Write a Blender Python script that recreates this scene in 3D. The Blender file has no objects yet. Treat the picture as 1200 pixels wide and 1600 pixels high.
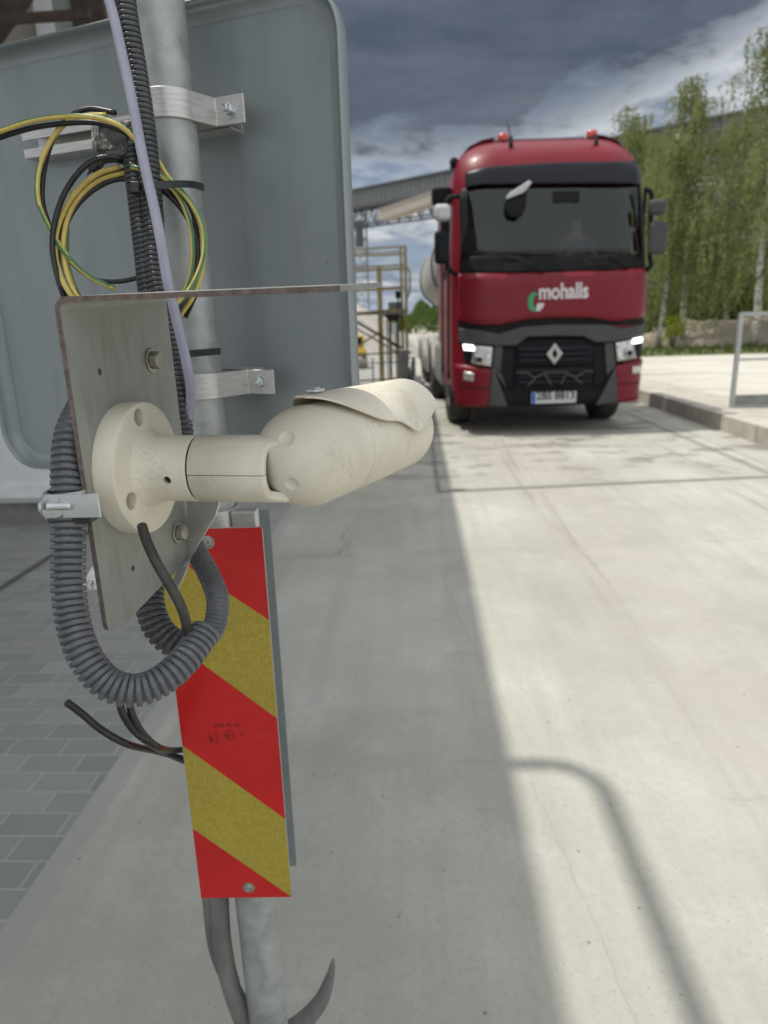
import bpy, bmesh, math, random
from math import sin, cos, tan, radians, pi, sqrt, atan2, exp
from mathutils import Vector, Matrix
from mathutils.geometry import tessellate_polygon
random.seed(7)
SC = bpy.context.scene
COL = SC.collection

# ------------------------------------------------------------------ camera
H = 1.45
F = 1067.0                      # focal length in pixels of the 1200x1600 photograph
YAW, PITCH, ROLL = radians(3.05), radians(15.4), radians(1.75)
fw = Vector((-sin(YAW)*cos(PITCH), cos(YAW)*cos(PITCH), -sin(PITCH)))
r0 = Vector((cos(YAW), sin(YAW), 0)); u0 = r0.cross(fw)
rt = r0*cos(ROLL) - u0*sin(ROLL); up = u0*cos(ROLL) + r0*sin(ROLL)
CP = Vector((0, 0, H))
cam_d = bpy.data.cameras.new('camera'); cam = bpy.data.objects.new('camera', cam_d); COL.objects.link(cam)
m3 = Matrix((rt, up, -fw)).transposed()
cam.matrix_world = Matrix.Translation(CP) @ m3.to_4x4()
cam_d.sensor_fit = 'VERTICAL'; cam_d.sensor_height = 36; cam_d.sensor_width = 27
cam_d.lens = F/1600*36; cam_d.clip_start = 0.02; cam_d.clip_end = 5000
cam_d.dof.use_dof = True; cam_d.dof.focus_distance = 0.66; cam_d.dof.aperture_fstop = 6.4
SC.camera = cam
SC.view_settings.view_transform = 'Standard'; SC.view_settings.look = 'None'
SC.view_settings.gamma = 1; SC.view_settings.use_curve_mapping = False
SC.view_settings.exposure = -0.02

# ------------------------------------------------------------------ sun + sky
SUNV = Vector((-0.37, 0.085, 0.925)).normalized()
sl = bpy.data.lights.new('sun', 'SUN'); sl.energy = 3.65; sl.angle = radians(0.75); sl.color = (1, 0.94, 0.84)
so = bpy.data.objects.new('sun', sl); COL.objects.link(so)
so.rotation_euler = SUNV.to_track_quat('Z', 'Y').to_euler(); so.location = (-20, 10, 40)

class NT:
    def __init__(s, tree): s.t = tree; s.L = tree.links
    def new(s, typ, **kw):
        n = s.t.nodes.new(typ)
        for k, v in kw.items(): setattr(n, k, v)
        return n
    def put(s, sock, v):
        if isinstance(v, bpy.types.NodeSocket): s.L.new(v, sock)
        elif v is not None:
            if isinstance(v, (tuple, list)) and sock.type == 'RGBA' and len(v) == 3: v = (*v, 1)
            sock.default_value = v
    def m(s, op, a, b=None, c=None, clamp=False):
        n = s.new('ShaderNodeMath', operation=op, use_clamp=clamp)
        s.put(n.inputs[0], a); s.put(n.inputs[1], b); s.put(n.inputs[2], c)
        return n.outputs[0]
    def mix(s, f, a, b, mode='MIX'):
        n = s.new('ShaderNodeMix', data_type='RGBA', blend_type=mode)
        s.put(n.inputs[0], f); s.put(n.inputs[6], a); s.put(n.inputs[7], b)
        return n.outputs[2]
    def noise(s, vec, scale, detail=4, rough=.55, dist=0, out=0):
        n = s.new('ShaderNodeTexNoise'); s.put(n.inputs['Vector'], vec); s.put(n.inputs['Scale'], scale)
        s.put(n.inputs['Detail'], detail); s.put(n.inputs['Roughness'], rough); s.put(n.inputs['Distortion'], dist)
        return n.outputs[out]
    def voro(s, vec, scale, feat='F1', out='Distance', rnd=1):
        n = s.new('ShaderNodeTexVoronoi', feature=feat); s.put(n.inputs['Vector'], vec); s.put(n.inputs['Scale'], scale)
        s.put(n.inputs['Randomness'], rnd)
        return n.outputs[out]
    def rng(s, v, a, b, c=0.0, d=1.0):
        n = s.new('ShaderNodeMapRange'); n.clamp = True
        s.put(n.inputs[0], v); s.put(n.inputs[1], a); s.put(n.inputs[2], b); s.put(n.inputs[3], c); s.put(n.inputs[4], d)
        return n.outputs[0]
    def scale(s, vec, sc, rot=(0, 0, 0), loc=(0, 0, 0)):
        n = s.new('ShaderNodeMapping'); s.put(n.inputs[0], vec); n.inputs['Scale'].default_value = sc
        n.inputs['Rotation'].default_value = rot; n.inputs['Location'].default_value = loc
        return n.outputs[0]
    def sep(s, vec):
        n = s.new('ShaderNodeSeparateXYZ'); s.put(n.inputs[0], vec); return n.outputs
    def comb(s, x, y, z):
        n = s.new('ShaderNodeCombineXYZ'); s.put(n.inputs[0], x); s.put(n.inputs[1], y); s.put(n.inputs[2], z); return n.outputs[0]
    def bump(s, h, strength, dist=.01, normal=None):
        n = s.new('ShaderNodeBump'); s.put(n.inputs['Height'], h); n.inputs['Strength'].default_value = strength
        n.inputs['Distance'].default_value = dist
        if normal is not None: s.put(n.inputs['Normal'], normal)
        return n.outputs[0]

W = bpy.data.worlds.new('World'); SC.world = W; W.use_nodes = True
wt = NT(W.node_tree); W.node_tree.nodes.clear()
sky = wt.new('ShaderNodeTexSky', sky_type='NISHITA'); sky.sun_disc = False
sky.sun_elevation = math.asin(SUNV.z); sky.sun_rotation = atan2(SUNV.x, SUNV.y)
gen = wt.new('ShaderNodeTexCoord').outputs['Generated']
gx, gy, gz = wt.sep(gen)
# clouds lie on a flat layer: direction divided by its height
zz = wt.m('ADD', wt.m('MAXIMUM', gz, 0.0), 0.12)
pl = wt.comb(wt.m('DIVIDE', gx, zz), wt.m('DIVIDE', gy, zz), 0.0)
n1 = wt.noise(pl, 1.1, 8, .6, .3)
n2 = wt.noise(pl, 3.2, 8, .6, .2)
n3 = wt.noise(wt.scale(pl, (1, 1, 1), loc=(3.3, 1.2, 0)), .9, 6, .55)
skyc = wt.mix(1.0, sky.outputs[0], (0.085, 0.085, 0.085, 1), 'MULTIPLY')
light = wt.mix(wt.rng(n2, .40, .60), (.24, .29, .37), (.62, .65, .69))
hi = wt.rng(gz, .50, .80)
light = wt.mix(hi, light, (1.15, 1.20, 1.21))  # sky overhead, out of view, brightened as fill for the shaded areas
light = wt.mix(wt.rng(gy, .05, -.35), light, (1.10, 1.14, 1.16))     # brighter sky added behind the viewpoint to fill the shaded sides
cover = wt.rng(n3, .40, .56)
cover = wt.m('MAXIMUM', cover, wt.rng(gz, .15, .22))
c1 = wt.mix(cover, wt.mix(.55, skyc, (.24, .30, .45)), light)
# the big dark cloud bank above the road
az = wt.m('DIVIDE', gx, wt.m('MAXIMUM', gy, .05))
edge = wt.m('ADD', gz, wt.m('MULTIPLY', wt.m('SUBTRACT', n2, .5), .16))
edge = wt.m('SUBTRACT', edge, wt.m('MULTIPLY', wt.m('POWER', wt.m('MAXIMUM', wt.m('SUBTRACT', az, .10), 0.0), 1.3), .32))
edge = wt.m('SUBTRACT', edge, wt.m('MULTIPLY', wt.m('ABSOLUTE', wt.m('SUBTRACT', az, -.02)), .05))
dk = wt.m('MULTIPLY', wt.rng(edge, .198, .238), wt.rng(gz, .50, .72, 1, 0))
dk = wt.m('MULTIPLY', dk, wt.rng(gy, .1, .35))
darkc = wt.mix(wt.rng(n1, .38, .62), (.080, .100, .142), (.155, .182, .230))
c2 = wt.mix(dk, c1, darkc)
c2 = wt.mix(wt.rng(gz, .0, .05, 1, 0), c2, (.33, .40, .52))
bg = wt.new('ShaderNodeBackground'); wt.put(bg.inputs[0], c2); bg.inputs[1].default_value = 1.0
wo = wt.new('ShaderNodeOutputWorld'); wt.L.new(bg.outputs[0], wo.inputs[0])

# ------------------------------------------------------------------ measuring helpers (photograph pixels -> places in the world)
def ray(x, y): return fw + rt*((x-600)/F) + up*((800-y)/F)
def P(x, y, d): return CP + ray(x, y)*d
def G(x, y, z=0.0):
    v = ray(x, y); return CP + v*((z-H)/v.z)
def AY(x, y, Y):
    v = ray(x, y); return CP + v*(Y/v.y)
def PLN(x, y, o, n):
    v = ray(x, y); return CP + v*((o-CP).dot(n)/v.dot(n))

# ------------------------------------------------------------------ object helpers
def obj(name, me, mats, parent=None, smooth=False):
    o = bpy.data.objects.new(name, me); COL.objects.link(o)
    if not isinstance(mats, (list, tuple)): mats = [mats]
    for m in mats: me.materials.append(m)
    if smooth:
        me.polygons.foreach_set('use_smooth', [True]*len(me.polygons))
    if parent is not None: o.parent = parent
    return o
def tag(o, label=None, cat=None, group=None, kind=None):
    if label: o['label'] = label
    if cat: o['category'] = cat
    if group: o['group'] = group
    if kind: o['kind'] = kind
    return o
def empty(name, loc=(0, 0, 0), rz=0.0, label=None, cat=None, group=None):
    o = bpy.data.objects.new(name, None); COL.objects.link(o); o.location = loc; o.rotation_euler = (0, 0, rz)
    o.empty_display_size = .1
    return tag(o, label, cat, group)
def copy_tree(o, parent=None):
    c = o.copy(); COL.objects.link(c)
    if parent is not None: c.parent = parent
    for ch in list(o.children): copy_tree(ch, c)
    return c
def bevel(o, w, seg=2, ang=35):
    b = o.modifiers.new('bevel', 'BEVEL'); b.width = w; b.segments = seg; b.limit_method = 'ANGLE'; b.angle_limit = radians(ang)
    w_ = o.modifiers.new('wn', 'WEIGHTED_NORMAL'); w_.keep_sharp = True
    o.data.polygons.foreach_set('use_smooth', [True]*len(o.data.polygons))
    return o

class MB:
    """collects shapes into one mesh"""
    def __init__(s): s.v = []; s.f = []; s.m = []; s.sm = []
    def add(s, vs, fs, mi=0, sm=False, flip=False):
        k = len(s.v); s.v += [tuple(v) for v in vs]
        for i, f in enumerate(fs):
            f = tuple(k+j for j in f)
            s.f.append(f[::-1] if flip else f)
            s.m.append(mi[i] if isinstance(mi, list) else mi); s.sm.append(sm)
        return s
    def box(s, c, size, ax=None, mi=0):
        ax = ax or (Vector((1, 0, 0)), Vector((0, 1, 0)), Vector((0, 0, 1)))
        c = Vector(c); hx, hy, hz = [a*(q/2) for a, q in zip(ax, size)]
        vs = [c+hx*i+hy*j+hz*k for k in (-1, 1) for j in (-1, 1) for i in (-1, 1)]
        return s.add(vs, [(0, 2, 3, 1), (4, 5, 7, 6), (0, 1, 5, 4), (2, 6, 7, 3), (0, 4, 6, 2), (1, 3, 7, 5)], mi)
    def bx(s, x0, x1, y0, y1, z0, z1, mi=0):
        return s.box(((x0+x1)/2, (y0+y1)/2, (z0+z1)/2), (abs(x1-x0), abs(y1-y0), abs(z1-z0)), None, mi)
    def bar(s, a, b, w, h=None, upv=None, mi=0):
        a, b = Vector(a), Vector(b); h = h or w
        d = (b-a); L = d.length; d.normalize()
        upv = Vector(upv) if upv else (Vector((0, 0, 1)) if abs(d.z) < .9 else Vector((0, 1, 0)))
        sx = d.cross(upv).normalized(); uy = sx.cross(d)
        return s.box((a+b)/2, (w, L, h), (sx, d, uy), mi)
    def tube(s, pts, rad, n=12, cap=True, mi=0, sm=True, twist=None):
        """pts list of Vector, rad float or list"""
        pts = [Vector(p) for p in pts]; N = len(pts)
        rr = rad if isinstance(rad, (list, tuple)) else [rad]*N
        T = [(pts[min(i+1, N-1)]-pts[max(i-1, 0)]).normalized() for i in range(N)]
        ref = Vector((0, 0, 1)) if abs(T[0].z) < .9 else Vector((1, 0, 0))
        a = (ref - T[0]*ref.dot(T[0])).normalized(); vs = []
        for i in range(N):
            a = (a - T[i]*a.dot(T[i])).normalized(); b = T[i].cross(a)
            for k in range(n):
                t = 2*pi*k/n
                vs.append(pts[i] + (a*cos(t)+b*sin(t))*rr[i])
        fs = []; mm = []
        for i in range(N-1):
            for k in range(n):
                k2 = (k+1) % n
                fs.append((i*n+k, i*n+k2, (i+1)*n+k2, (i+1)*n+k))
                if twist: mm.append(1 if ((k/n + i*twist) % 1.0) < .21 else 0)
                else: mm.append(mi)
        if cap:
            fs.append(tuple(range(n-1, -1, -1))); fs.append(tuple((N-1)*n+k for k in range(n))); mm += [mi, mi]
        return s.add(vs, fs, mm, sm)
    def lathe(s, o, ax, prof, n=48, mi=0, sm=True, caps=(False, False)):
        """prof list of (s along axis, radius)"""
        o = Vector(o); ax = Vector(ax).normalized()
        ref = Vector((0, 0, 1)) if abs(ax.z) < .9 else Vector((1, 0, 0))
        a = (ref-ax*ref.dot(ax)).normalized(); b = ax.cross(a)
        vs = [o+ax*p[0]+(a*cos(2*pi*k/n)+b*sin(2*pi*k/n))*p[1] for p in prof for k in range(n)]
        fs = [(i*n+k, i*n+(k+1) % n, (i+1)*n+(k+1) % n, (i+1)*n+k) for i in range(len(prof)-1) for k in range(n)]
        if caps[0]: fs.append(tuple(range(n-1, -1, -1)))
        if caps[1]: fs.append(tuple((len(prof)-1)*n+k for k in range(n)))
        return s.add(vs, fs, mi, sm)
    def prism(s, outline, o, ex, ey, depth, holes=(), mi=0, mside=None):
        """extrude a 2D outline (list of (a,b)) lying in o+a*ex+b*ey along depth vector"""
        o = Vector(o); ex = Vector(ex); ey = Vector(ey); dv = Vector(depth)
        loops = [list(outline)]+[list(h) for h in holes]
        tris = tessellate_polygon([[Vector((p[0], p[1], 0)) for p in l] for l in loops])
        flat = [p for l in loops for p in l]; n = len(flat)
        vs = [o+ex*p[0]+ey*p[1] for p in flat]; vs += [v+dv for v in vs]
        fs = []; mm = []
        ms = mi if mside is None else mside
        for t in tris:
            fs.append(tuple(t)); mm.append(mi); fs.append(tuple(q+n for q in t[::-1])); mm.append(mi)
        k = 0
        for l in loops:
            L = len(l)
            for i in range(L):
                j = (i+1) % L
                fs.append((k+i, k+j, n+k+j, n+k+i)); mm.append(ms)
            k += L
        return s.add(vs, fs, mm, False)
    def build(s, name, mats, parent=None, fix=False):
        me = bpy.data.meshes.new(name); me.from_pydata(s.v, [], s.f); me.update()
        me.polygons.foreach_set('material_index', s.m); me.polygons.foreach_set('use_smooth', s.sm)
        if fix:
            bm = bmesh.new(); bm.from_mesh(me); bmesh.ops.recalc_face_normals(bm, faces=bm.faces); bm.to_mesh(me); bm.free()
        o = bpy.data.objects.new(name, me); COL.objects.link(o)
        for m in (mats if isinstance(mats, (list, tuple)) else [mats]): me.materials.append(m)
        if parent is not None: o.parent = parent
        return o

def spline(pts, step=.005):
    pts = [Vector(p) for p in pts]; out = []
    q = [pts[0]*2-pts[1]]+pts+[pts[-1]*2-pts[-2]]
    for i in range(1, len(q)-2):
        p0, p1, p2, p3 = q[i-1:i+3]
        n = max(2, int((p2-p1).length/step))
        for k in range(n):
            t = k/n
            out.append(.5*((2*p1)+(p2-p0)*t+(2*p0-5*p1+4*p2-p3)*t*t+(3*p1-p0-3*p2+p3)*t**3))
    out.append(pts[-1].copy()); return out
def resample(pts, step):
    pts = [Vector(p) for p in pts]; L = [0]
    for a, b in zip(pts, pts[1:]): L.append(L[-1]+(b-a).length)
    n = max(2, int(L[-1]/step)); out = []; j = 0
    for i in range(n+1):
        t = L[-1]*i/n
        while j < len(L)-2 and L[j+1] < t: j += 1
        d = L[j+1]-L[j]
        out.append(pts[j].lerp(pts[j+1], (t-L[j])/d if d > 0 else 0))
    return out
def corrugated(name, ctrl, R, pitch, mat, depth=.16, parent=None, n=28, groove=.34):
    path = spline(ctrl, pitch)
    prof = [(0, 1-depth), (groove*.70, 1-depth), (groove*.82, 1-.035), (groove+.05, 1), (.88, 1), (.96, 1-.035)]
    base = resample(path, pitch); pts = []; rr = []
    for i in range(len(base)-1):
        for t, k in prof:
            pts.append(base[i].lerp(base[i+1], t)); rr.append(R*k)
    pts.append(base[-1]); rr.append(R*.9)
    mb = MB(); mb.tube(pts, rr, n)
    o = mb.build(name, mat, parent)
    return o
def cable(name, ctrl, R, mats, n=10, twist=None, parent=None, step=.006):
    mb = MB(); mb.tube(spline(ctrl, step), R, n, twist=twist)
    return mb.build(name, mats, parent)
def rrect(x0, x1, y0, y1, r, n=6):
    out = []
    for cx, cy, a0 in ((x1-r, y0+r, -90), (x1-r, y1-r, 0), (x0+r, y1-r, 90), (x0+r, y0+r, 180)):
        for i in range(n+1):
            a = radians(a0+90*i/n); out.append((cx+r*cos(a), cy+r*sin(a)))
    return out
def text_mesh(name, s, size, mat, mw, parent=None, depth=.001, sx=1.0, bold=0.0):
    cu = bpy.data.curves.new(name, 'FONT'); cu.body = s; cu.size = size; cu.extrude = depth; cu.offset = bold
    cu.align_x = 'LEFT'; cu.align_y = 'BOTTOM'
    t = bpy.data.objects.new(name, cu); COL.objects.link(t)
    dg = bpy.context.evaluated_depsgraph_get(); dg.update()
    me = bpy.data.meshes.new_from_object(t.evaluated_get(dg))
    bpy.data.objects.remove(t)
    me.transform(Matrix.Diagonal((sx, 1, 1, 1))); me.transform(mw)
    me.materials.clear()
    return obj(name, me, mat, parent)

# ------------------------------------------------------------------ materials
def mat(name, fn=None, col=(.5, .5, .5), rough=.5, metal=0.0, spec=.5, coat=0.0, coord='Object'):
    m = bpy.data.materials.new(name); m.use_nodes = True
    t = NT(m.node_tree); b = m.node_tree.nodes['Principled BSDF']
    b.inputs['Base Color'].default_value = (*col, 1); b.inputs['Roughness'].default_value = rough
    b.inputs['Metallic'].default_value = metal; b.inputs['Specular IOR Level'].default_value = spec
    b.inputs['Coat Weight'].default_value = coat; b.inputs['Coat Roughness'].default_value = .05
    if fn:
        v = t.new('ShaderNodeTexCoord').outputs[coord] if coord != 'Pos' else t.new('ShaderNodeNewGeometry').outputs['Position']
        fn(t, b, v)
    return m
def mottled(name, c1, c2, scale=20, rough=.5, metal=0.0, bump=.1, rvar=.15, detail=6, stretch=(1, 1, 1), bdist=.001, spec=.5, coat=0.0, coord='Object'):
    def fn(t, b, v):
        v2 = t.scale(v, stretch)
        n = t.noise(v2, scale, detail, .6); n2 = t.noise(v2, scale*4.7, 4, .6)
        f = t.rng(n, .3, .7)
        t.put(b.inputs['Base Color'], t.mix(f, c1, c2))
        t.put(b.inputs['Roughness'], t.rng(n2, .3, .7, max(.02, rough-rvar), min(1, rough+rvar)))
        if bump: t.put(b.inputs['Normal'], t.bump(t.m('ADD', n, t.m('MULTIPLY', n2, .4)), bump, bdist))
    return mat(name, fn, c1, rough, metal, spec, coat, coord)
def plain(name, col, rough=.5, metal=0.0, spec=.5, coat=0.0):
    c2 = tuple(min(1, c*1.18+.003) for c in col)
    return mottled(name, tuple(c*.86 for c in col), c2, 9, rough, metal, .04, .08, spec=spec, coat=coat)

M = {}
def road_fn(t, b, v):
    x, y, z = t.sep(v)
    nb = t.noise(v, .55, 6, .6); nm = t.noise(v, 3.0, 8, .62); nf = t.noise(v, 42, 6, .65); ng = t.noise(v, 210, 3, .6)
    st = t.noise(t.scale(v, (9, .7, 1)), 1.0, 6, .6)          # wheel-dragged streaks along the lane
    col = t.mix(t.rng(nb, .38, .62), (.33, .322, .285), (.475, .465, .42))
    blot = t.rng(t.noise(v, 1.7, 9, .68, .4), .50, .60); col = t.mix(t.m('MULTIPLY', blot, .28), col, (.53, .535, .52))
    col = t.mix(t.m('MULTIPLY', t.rng(st, .45, .70), .5), col, (.31, .30, .27))
    col = t.mix(t.rng(nm, .42, .66, 0, .55), col, (.37, .36, .325))
    col = t.mix(t.rng(nf, .47, .72, 0, .42), col, (.30, .29, .265))
    col = t.mix(t.rng(ng, .50, .75, 0, .5), col, (.27, .26, .24))
    # dusty wheel track band down the lane
    tr = t.m('MULTIPLY', t.rng(t.m('ABSOLUTE', t.m('SUBTRACT', x, 1.25)), .15, .6, 1, 0), t.rng(nm, .35, .6, .25, .9))
    col = t.mix(t.m('MULTIPLY', tr, .45), col, (.41, .385, .345))
    # damp repaired patch beside the post
    wob = t.m('MULTIPLY', t.m('SUBTRACT', nm, .5), .08)
    px = t.m('ADD', x, wob); py = t.m('ADD', y, wob)
    inx = t.m('MULTIPLY', t.rng(px, -.82, -.79), t.rng(px, .11, .15, 1, 0)); iny = t.m('MULTIPLY', t.rng(py, 2.33, 2.40), t.rng(py, 4.12, 4.18, 1, 0))
    patch = t.m('MULTIPLY', inx, iny)
    col = t.mix(t.m('MULTIPLY', patch, .13), col, (.60, .60, .60))
    seam = t.rng(t.m('ABSOLUTE', t.m('ADD', px, t.m('MULTIPLY', t.m('SUBTRACT', t.noise(v, 2.0, 3), .5), .12))), .0, .045, 1, 0)
    seam2 = t.rng(t.m('ABSOLUTE', t.m('SUBTRACT', px, -.44)), .02, .06, 1, 0)
    col = t.mix(t.m('MULTIPLY', t.m('MULTIPLY', seam2, iny), .45), col, (.36, .35, .325))
    old = t.m('MULTIPLY', t.rng(py, 1.7, 2.33), t.rng(py, 2.36, 2.45, 1, 0))
    col = t.mix(t.m('MULTIPLY', t.m('MULTIPLY', old, t.rng(px, -.9, .1, 1, 0)), t.rng(nm, .45, .6, 0, .5)), col, (.34, .32, .28))
    # joints across and along
    def line(c, c0, w, soft, amp, nz=12.0):
        n = t.noise(v, nz, 4); d = t.m('ABSOLUTE', t.m('SUBTRACT', t.m('ADD', c, t.m('MULTIPLY', t.m('SUBTRACT', n, .5), amp)), c0))
        return t.rng(d, w, w+soft, 1, 0)
    ysk = t.m('SUBTRACT', y, t.m('MULTIPLY', x, .115))
    onlane = t.rng(x, .14, .17)
    j = t.m('MULTIPLY', line(ysk, 5.88, .028, .03, .03), onlane)
    j2 = t.m('MULTIPLY', t.m('MULTIPLY', line(ysk, 5.97, .004, .008, .03), onlane), .5)
    j3 = t.m('MULTIPLY', line(t.m('SUBTRACT', y, t.m('MULTIPLY', x, .08)), 4.25, .001, .007, .05), t.rng(nm, .42, .52, .15, .7))
    jx = t.m('MULTIPLY', line(x, .175, .010, .03, .05), t.m('MULTIPLY', t.rng(y, 5.85, 5.9), t.rng(nm, .35, .6, .4, .9)))
    jx2 = line(x, 3.26, .03, .03, .03); jx3 = line(x, 3.44, .008, .01, .03)
    crack = t.m('MULTIPLY', line(t.m('ADD', x, t.m('MULTIPLY', y, .12)), .585, .0, .005, .05, 6), .22)
    crack2 = t.m('MULTIPLY', t.m('MULTIPLY', line(t.m('ADD', x, t.m('MULTIPLY', t.m('SUBTRACT', t.noise(v, 5, 5), .5), .4)), -.52, .002, .008, .06, 14), t.rng(y, 4.2, 4.25)), t.m('MULTIPLY', t.rng(y, 4.8, 4.9, 1, 0), t.rng(nf, .4, .55)))
    jl = t.m('MAXIMUM', t.m('MAXIMUM', j, j2), t.m('MAXIMUM', t.m('MULTIPLY', j3, .6), jx))
    jl = t.m('MAXIMUM', jl, t.m('MAXIMUM', t.m('MULTIPLY', jx2, .6), t.m('MULTIPLY', jx3, .5)))
    jl = t.m('MAXIMUM', jl, t.m('MAXIMUM', crack, crack2))
    col = t.mix(t.m('MULTIPLY', jl, .8), col, (.115, .115, .115))
    # oil drips
    oil = t.m('MULTIPLY', t.rng(t.noise(t.scale(v, (1, 1.6, 1)), 1.5, 8, .66), .53, .60), t.rng(y, 5.7, 7.0))
    col = t.mix(t.m('MULTIPLY', oil, .72), col, (.16, .15, .135))
    sm = t.m('MULTIPLY', t.rng(t.noise(t.scale(v, (1, 3.2, 1)), 2.4, 5, .6), .62, .70), t.rng(y, 5.5, 3.9, .4, 1))
    col = t.mix(t.m('MULTIPLY', sm, .40), col, (.30, .29, .27))
    tm = t.m('MAXIMUM', t.rng(t.m('ABSOLUTE', t.m('SUBTRACT', t.m('ADD', x, t.m('MULTIPLY', t.m('SUBTRACT', t.noise(v, .5, 2), .5), .3)), .98)), .05, .13, 1, 0), t.rng(t.m('ABSOLUTE', t.m('SUBTRACT', t.m('ADD', x, t.m('MULTIPLY', t.m('SUBTRACT', t.noise(v, .4, 2), .5), .3)), 2.75)), .08, .17, 1, 0))
    tm = t.m('MULTIPLY', tm, t.rng(t.noise(t.scale(v, (14, .5, 1)), 1.2, 5, .6), .44, .62)); tm = t.m('MULTIPLY', tm, t.rng(y, 2.2, 4.5, .25, 1))
    col = t.mix(t.m('MULTIPLY', tm, .5), col, (.23, .215, .19))
    # pits and tiny stones
    vo = t.voro(v, 17); pits = t.rng(vo, .05, .10, 1, 0)
    pm = t.m('MULTIPLY', pits, t.rng(t.noise(v, 5, 3), .50, .56))
    col = t.mix(t.m('MULTIPLY', pm, .75), col, (.14, .135, .125))
    vo2 = t.voro(v, 75); pm2 = t.m('MULTIPLY', t.rng(vo2, .11, .20, 1, 0), t.rng(t.noise(v, 3.4, 5), .44, .60))
    col = t.mix(t.m('MULTIPLY', pm2, .5), col, (.17, .165, .15))
    strip = t.rng(t.m('ADD', x, t.m('MULTIPLY', t.m('SUBTRACT', t.noise(v, 6, 4), .5), .06)), -1.00, -.985, 1, 0)
    col = t.mix(t.m('MULTIPLY', strip, .6), col, (.31, .315, .315))
    t.put(b.inputs['Base Color'], col)
    t.put(b.inputs['Roughness'], t.rng(nm, .3, .7, .75, .95))
    h = t.m('ADD', t.m('MULTIPLY', nf, .5), t.m('MULTIPLY', ng, .3)); h = t.m('SUBTRACT', h, t.m('MULTIPLY', pm, 1.2)); h = t.m('SUBTRACT', h, t.m('MULTIPLY', jl, 1.5))
    h = t.m('SUBTRACT', h, t.m('MULTIPLY', pm2, .6))
    t.put(b.inputs['Normal'], t.bump(h, .35, .004))
M['road'] = mat('concrete_lane', road_fn, rough=.85, spec=.25, coord='Pos')

def kerbcol_fn(t, b, v):
    n = t.noise(v, 3, 8, .65); nf = t.noise(v, 60, 5, .6)
    c = t.mix(t.rng(n, .35, .65), (.36, .34, .30), (.50, .47, .42)); c = t.mix(t.rng(nf, .5, .75, 0, .4), c, (.25, .24, .21))
    c = t.mix(t.rng(t.noise(v, 9, 4), .60, .70, 0, .5), c, (.20, .19, .17))
    t.put(b.inputs['Base Color'], c); t.put(b.inputs['Normal'], t.bump(nf, .3, .004))
M['kerb'] = mat('kerb_concrete', kerbcol_fn, rough=.9, spec=.2, coord='Pos')

def paver_fn(t, b, v):
    br = t.new('ShaderNodeTexBrick'); t.put(br.inputs['Vector'], t.m and t.scale(v, (1, 1, 1), loc=(1.105, .03, 0)))
    br.offset = .5; br.inputs['Scale'].default_value = 1.0; br.inputs['Brick Width'].default_value = .20
    br.inputs['Row Height'].default_value = .10; br.inputs['Mortar Size'].default_value = .0042; br.inputs['Mortar Smooth'].default_value = .25
    br.inputs['Color1'].default_value = (.235, .24, .243, 1); br.inputs['Color2'].default_value = (.31, .315, .312, 1); br.inputs['Mortar'].default_value = (.385, .385, .37, 1)
    n = t.noise(v, 2.2, 7, .6); nf = t.noise(v, 130, 4, .65)
    c = t.mix(t.rng(n, .4, .7, 0, .55), br.outputs['Color'], (.29, .285, .27))
    c = t.mix(t.rng(nf, .45, .75, 0, .4), c, (.19, .19, .19))
    t.put(b.inputs['Base Color'], c)
    x, y, z = t.sep(v); gl = t.m('MULTIPLY', t.rng(t.m('ABSOLUTE', t.m('ADD', x, 2.50)), .02, .035, 1, 0), .85)
    c = t.mix(gl, c, (.06, .06, .062)); t.put(b.inputs['Base Color'], c)
    h = t.m('SUBTRACT', t.m('MULTIPLY', nf, .35), t.m('MULTIPLY', br.outputs['Fac'], 1.6))
    t.put(b.inputs['Normal'], t.bump(h, .5, .004))
M['paver'] = mat('grey_block_paving', paver_fn, rough=.85, spec=.3, coord='Pos')

def yard_fn(t, b, v):
    n = t.noise(v, .16, 8, .6); nm = t.noise(v, 1.2, 8, .65)
    st = t.noise(t.scale(v, (.10, 1.1, 1)), 1.0, 6, .6)
    c = t.mix(t.rng(n, .38, .62), (.44, .42, .375), (.54, .515, .47)); c = t.mix(t.rng(nm, .45, .7, 0, .4), c, (.36, .33, .29))
    c = t.mix(t.rng(st, .54, .64, 0, .6), c, (.23, .215, .19))
    t.put(b.inputs['Base Color'], c); t.put(b.inputs['Normal'], t.bump(nm, .3, .02))
M['yard'] = mat('dusty_yard', yard_fn, rough=.92, spec=.2, coord='Pos')
def grass_fn(t, b, v):
    n = t.noise(v, 1.4, 8, .65); nf = t.noise(v, 14, 5, .6)
    c = t.mix(t.rng(n, .35, .65), (.06, .085, .03), (.19, .18, .10)); c = t.mix(t.rng(nf, .5, .8, 0, .5), c, (.20, .17, .10))
    t.put(b.inputs['Base Color'], c); t.put(b.inputs['Normal'], t.bump(nf, .6, .05))
M['grass'] = mat('rough_grass', grass_fn, rough=.95, spec=.1, coord='Pos')
M['dirt'] = mottled('bare_earth', (.26, .22, .175), (.34, .30, .245), 1.1, .95, 0, .15, .05, 8, bdist=.08, coord='Pos', spec=.1)
M['gravel'] = mottled('gravel_heap', (.30, .28, .25), (.44, .42, .38), 3, .95, 0, .6, .05, 8, bdist=.05, coord='Pos', spec=.1)
M['hill'] = mottled('far_wooded_hill', (.05, .075, .045), (.085, .11, .06), .08, .95, 0, .5, .05, 8, bdist=2, coord='Pos', spec=.05)

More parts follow.
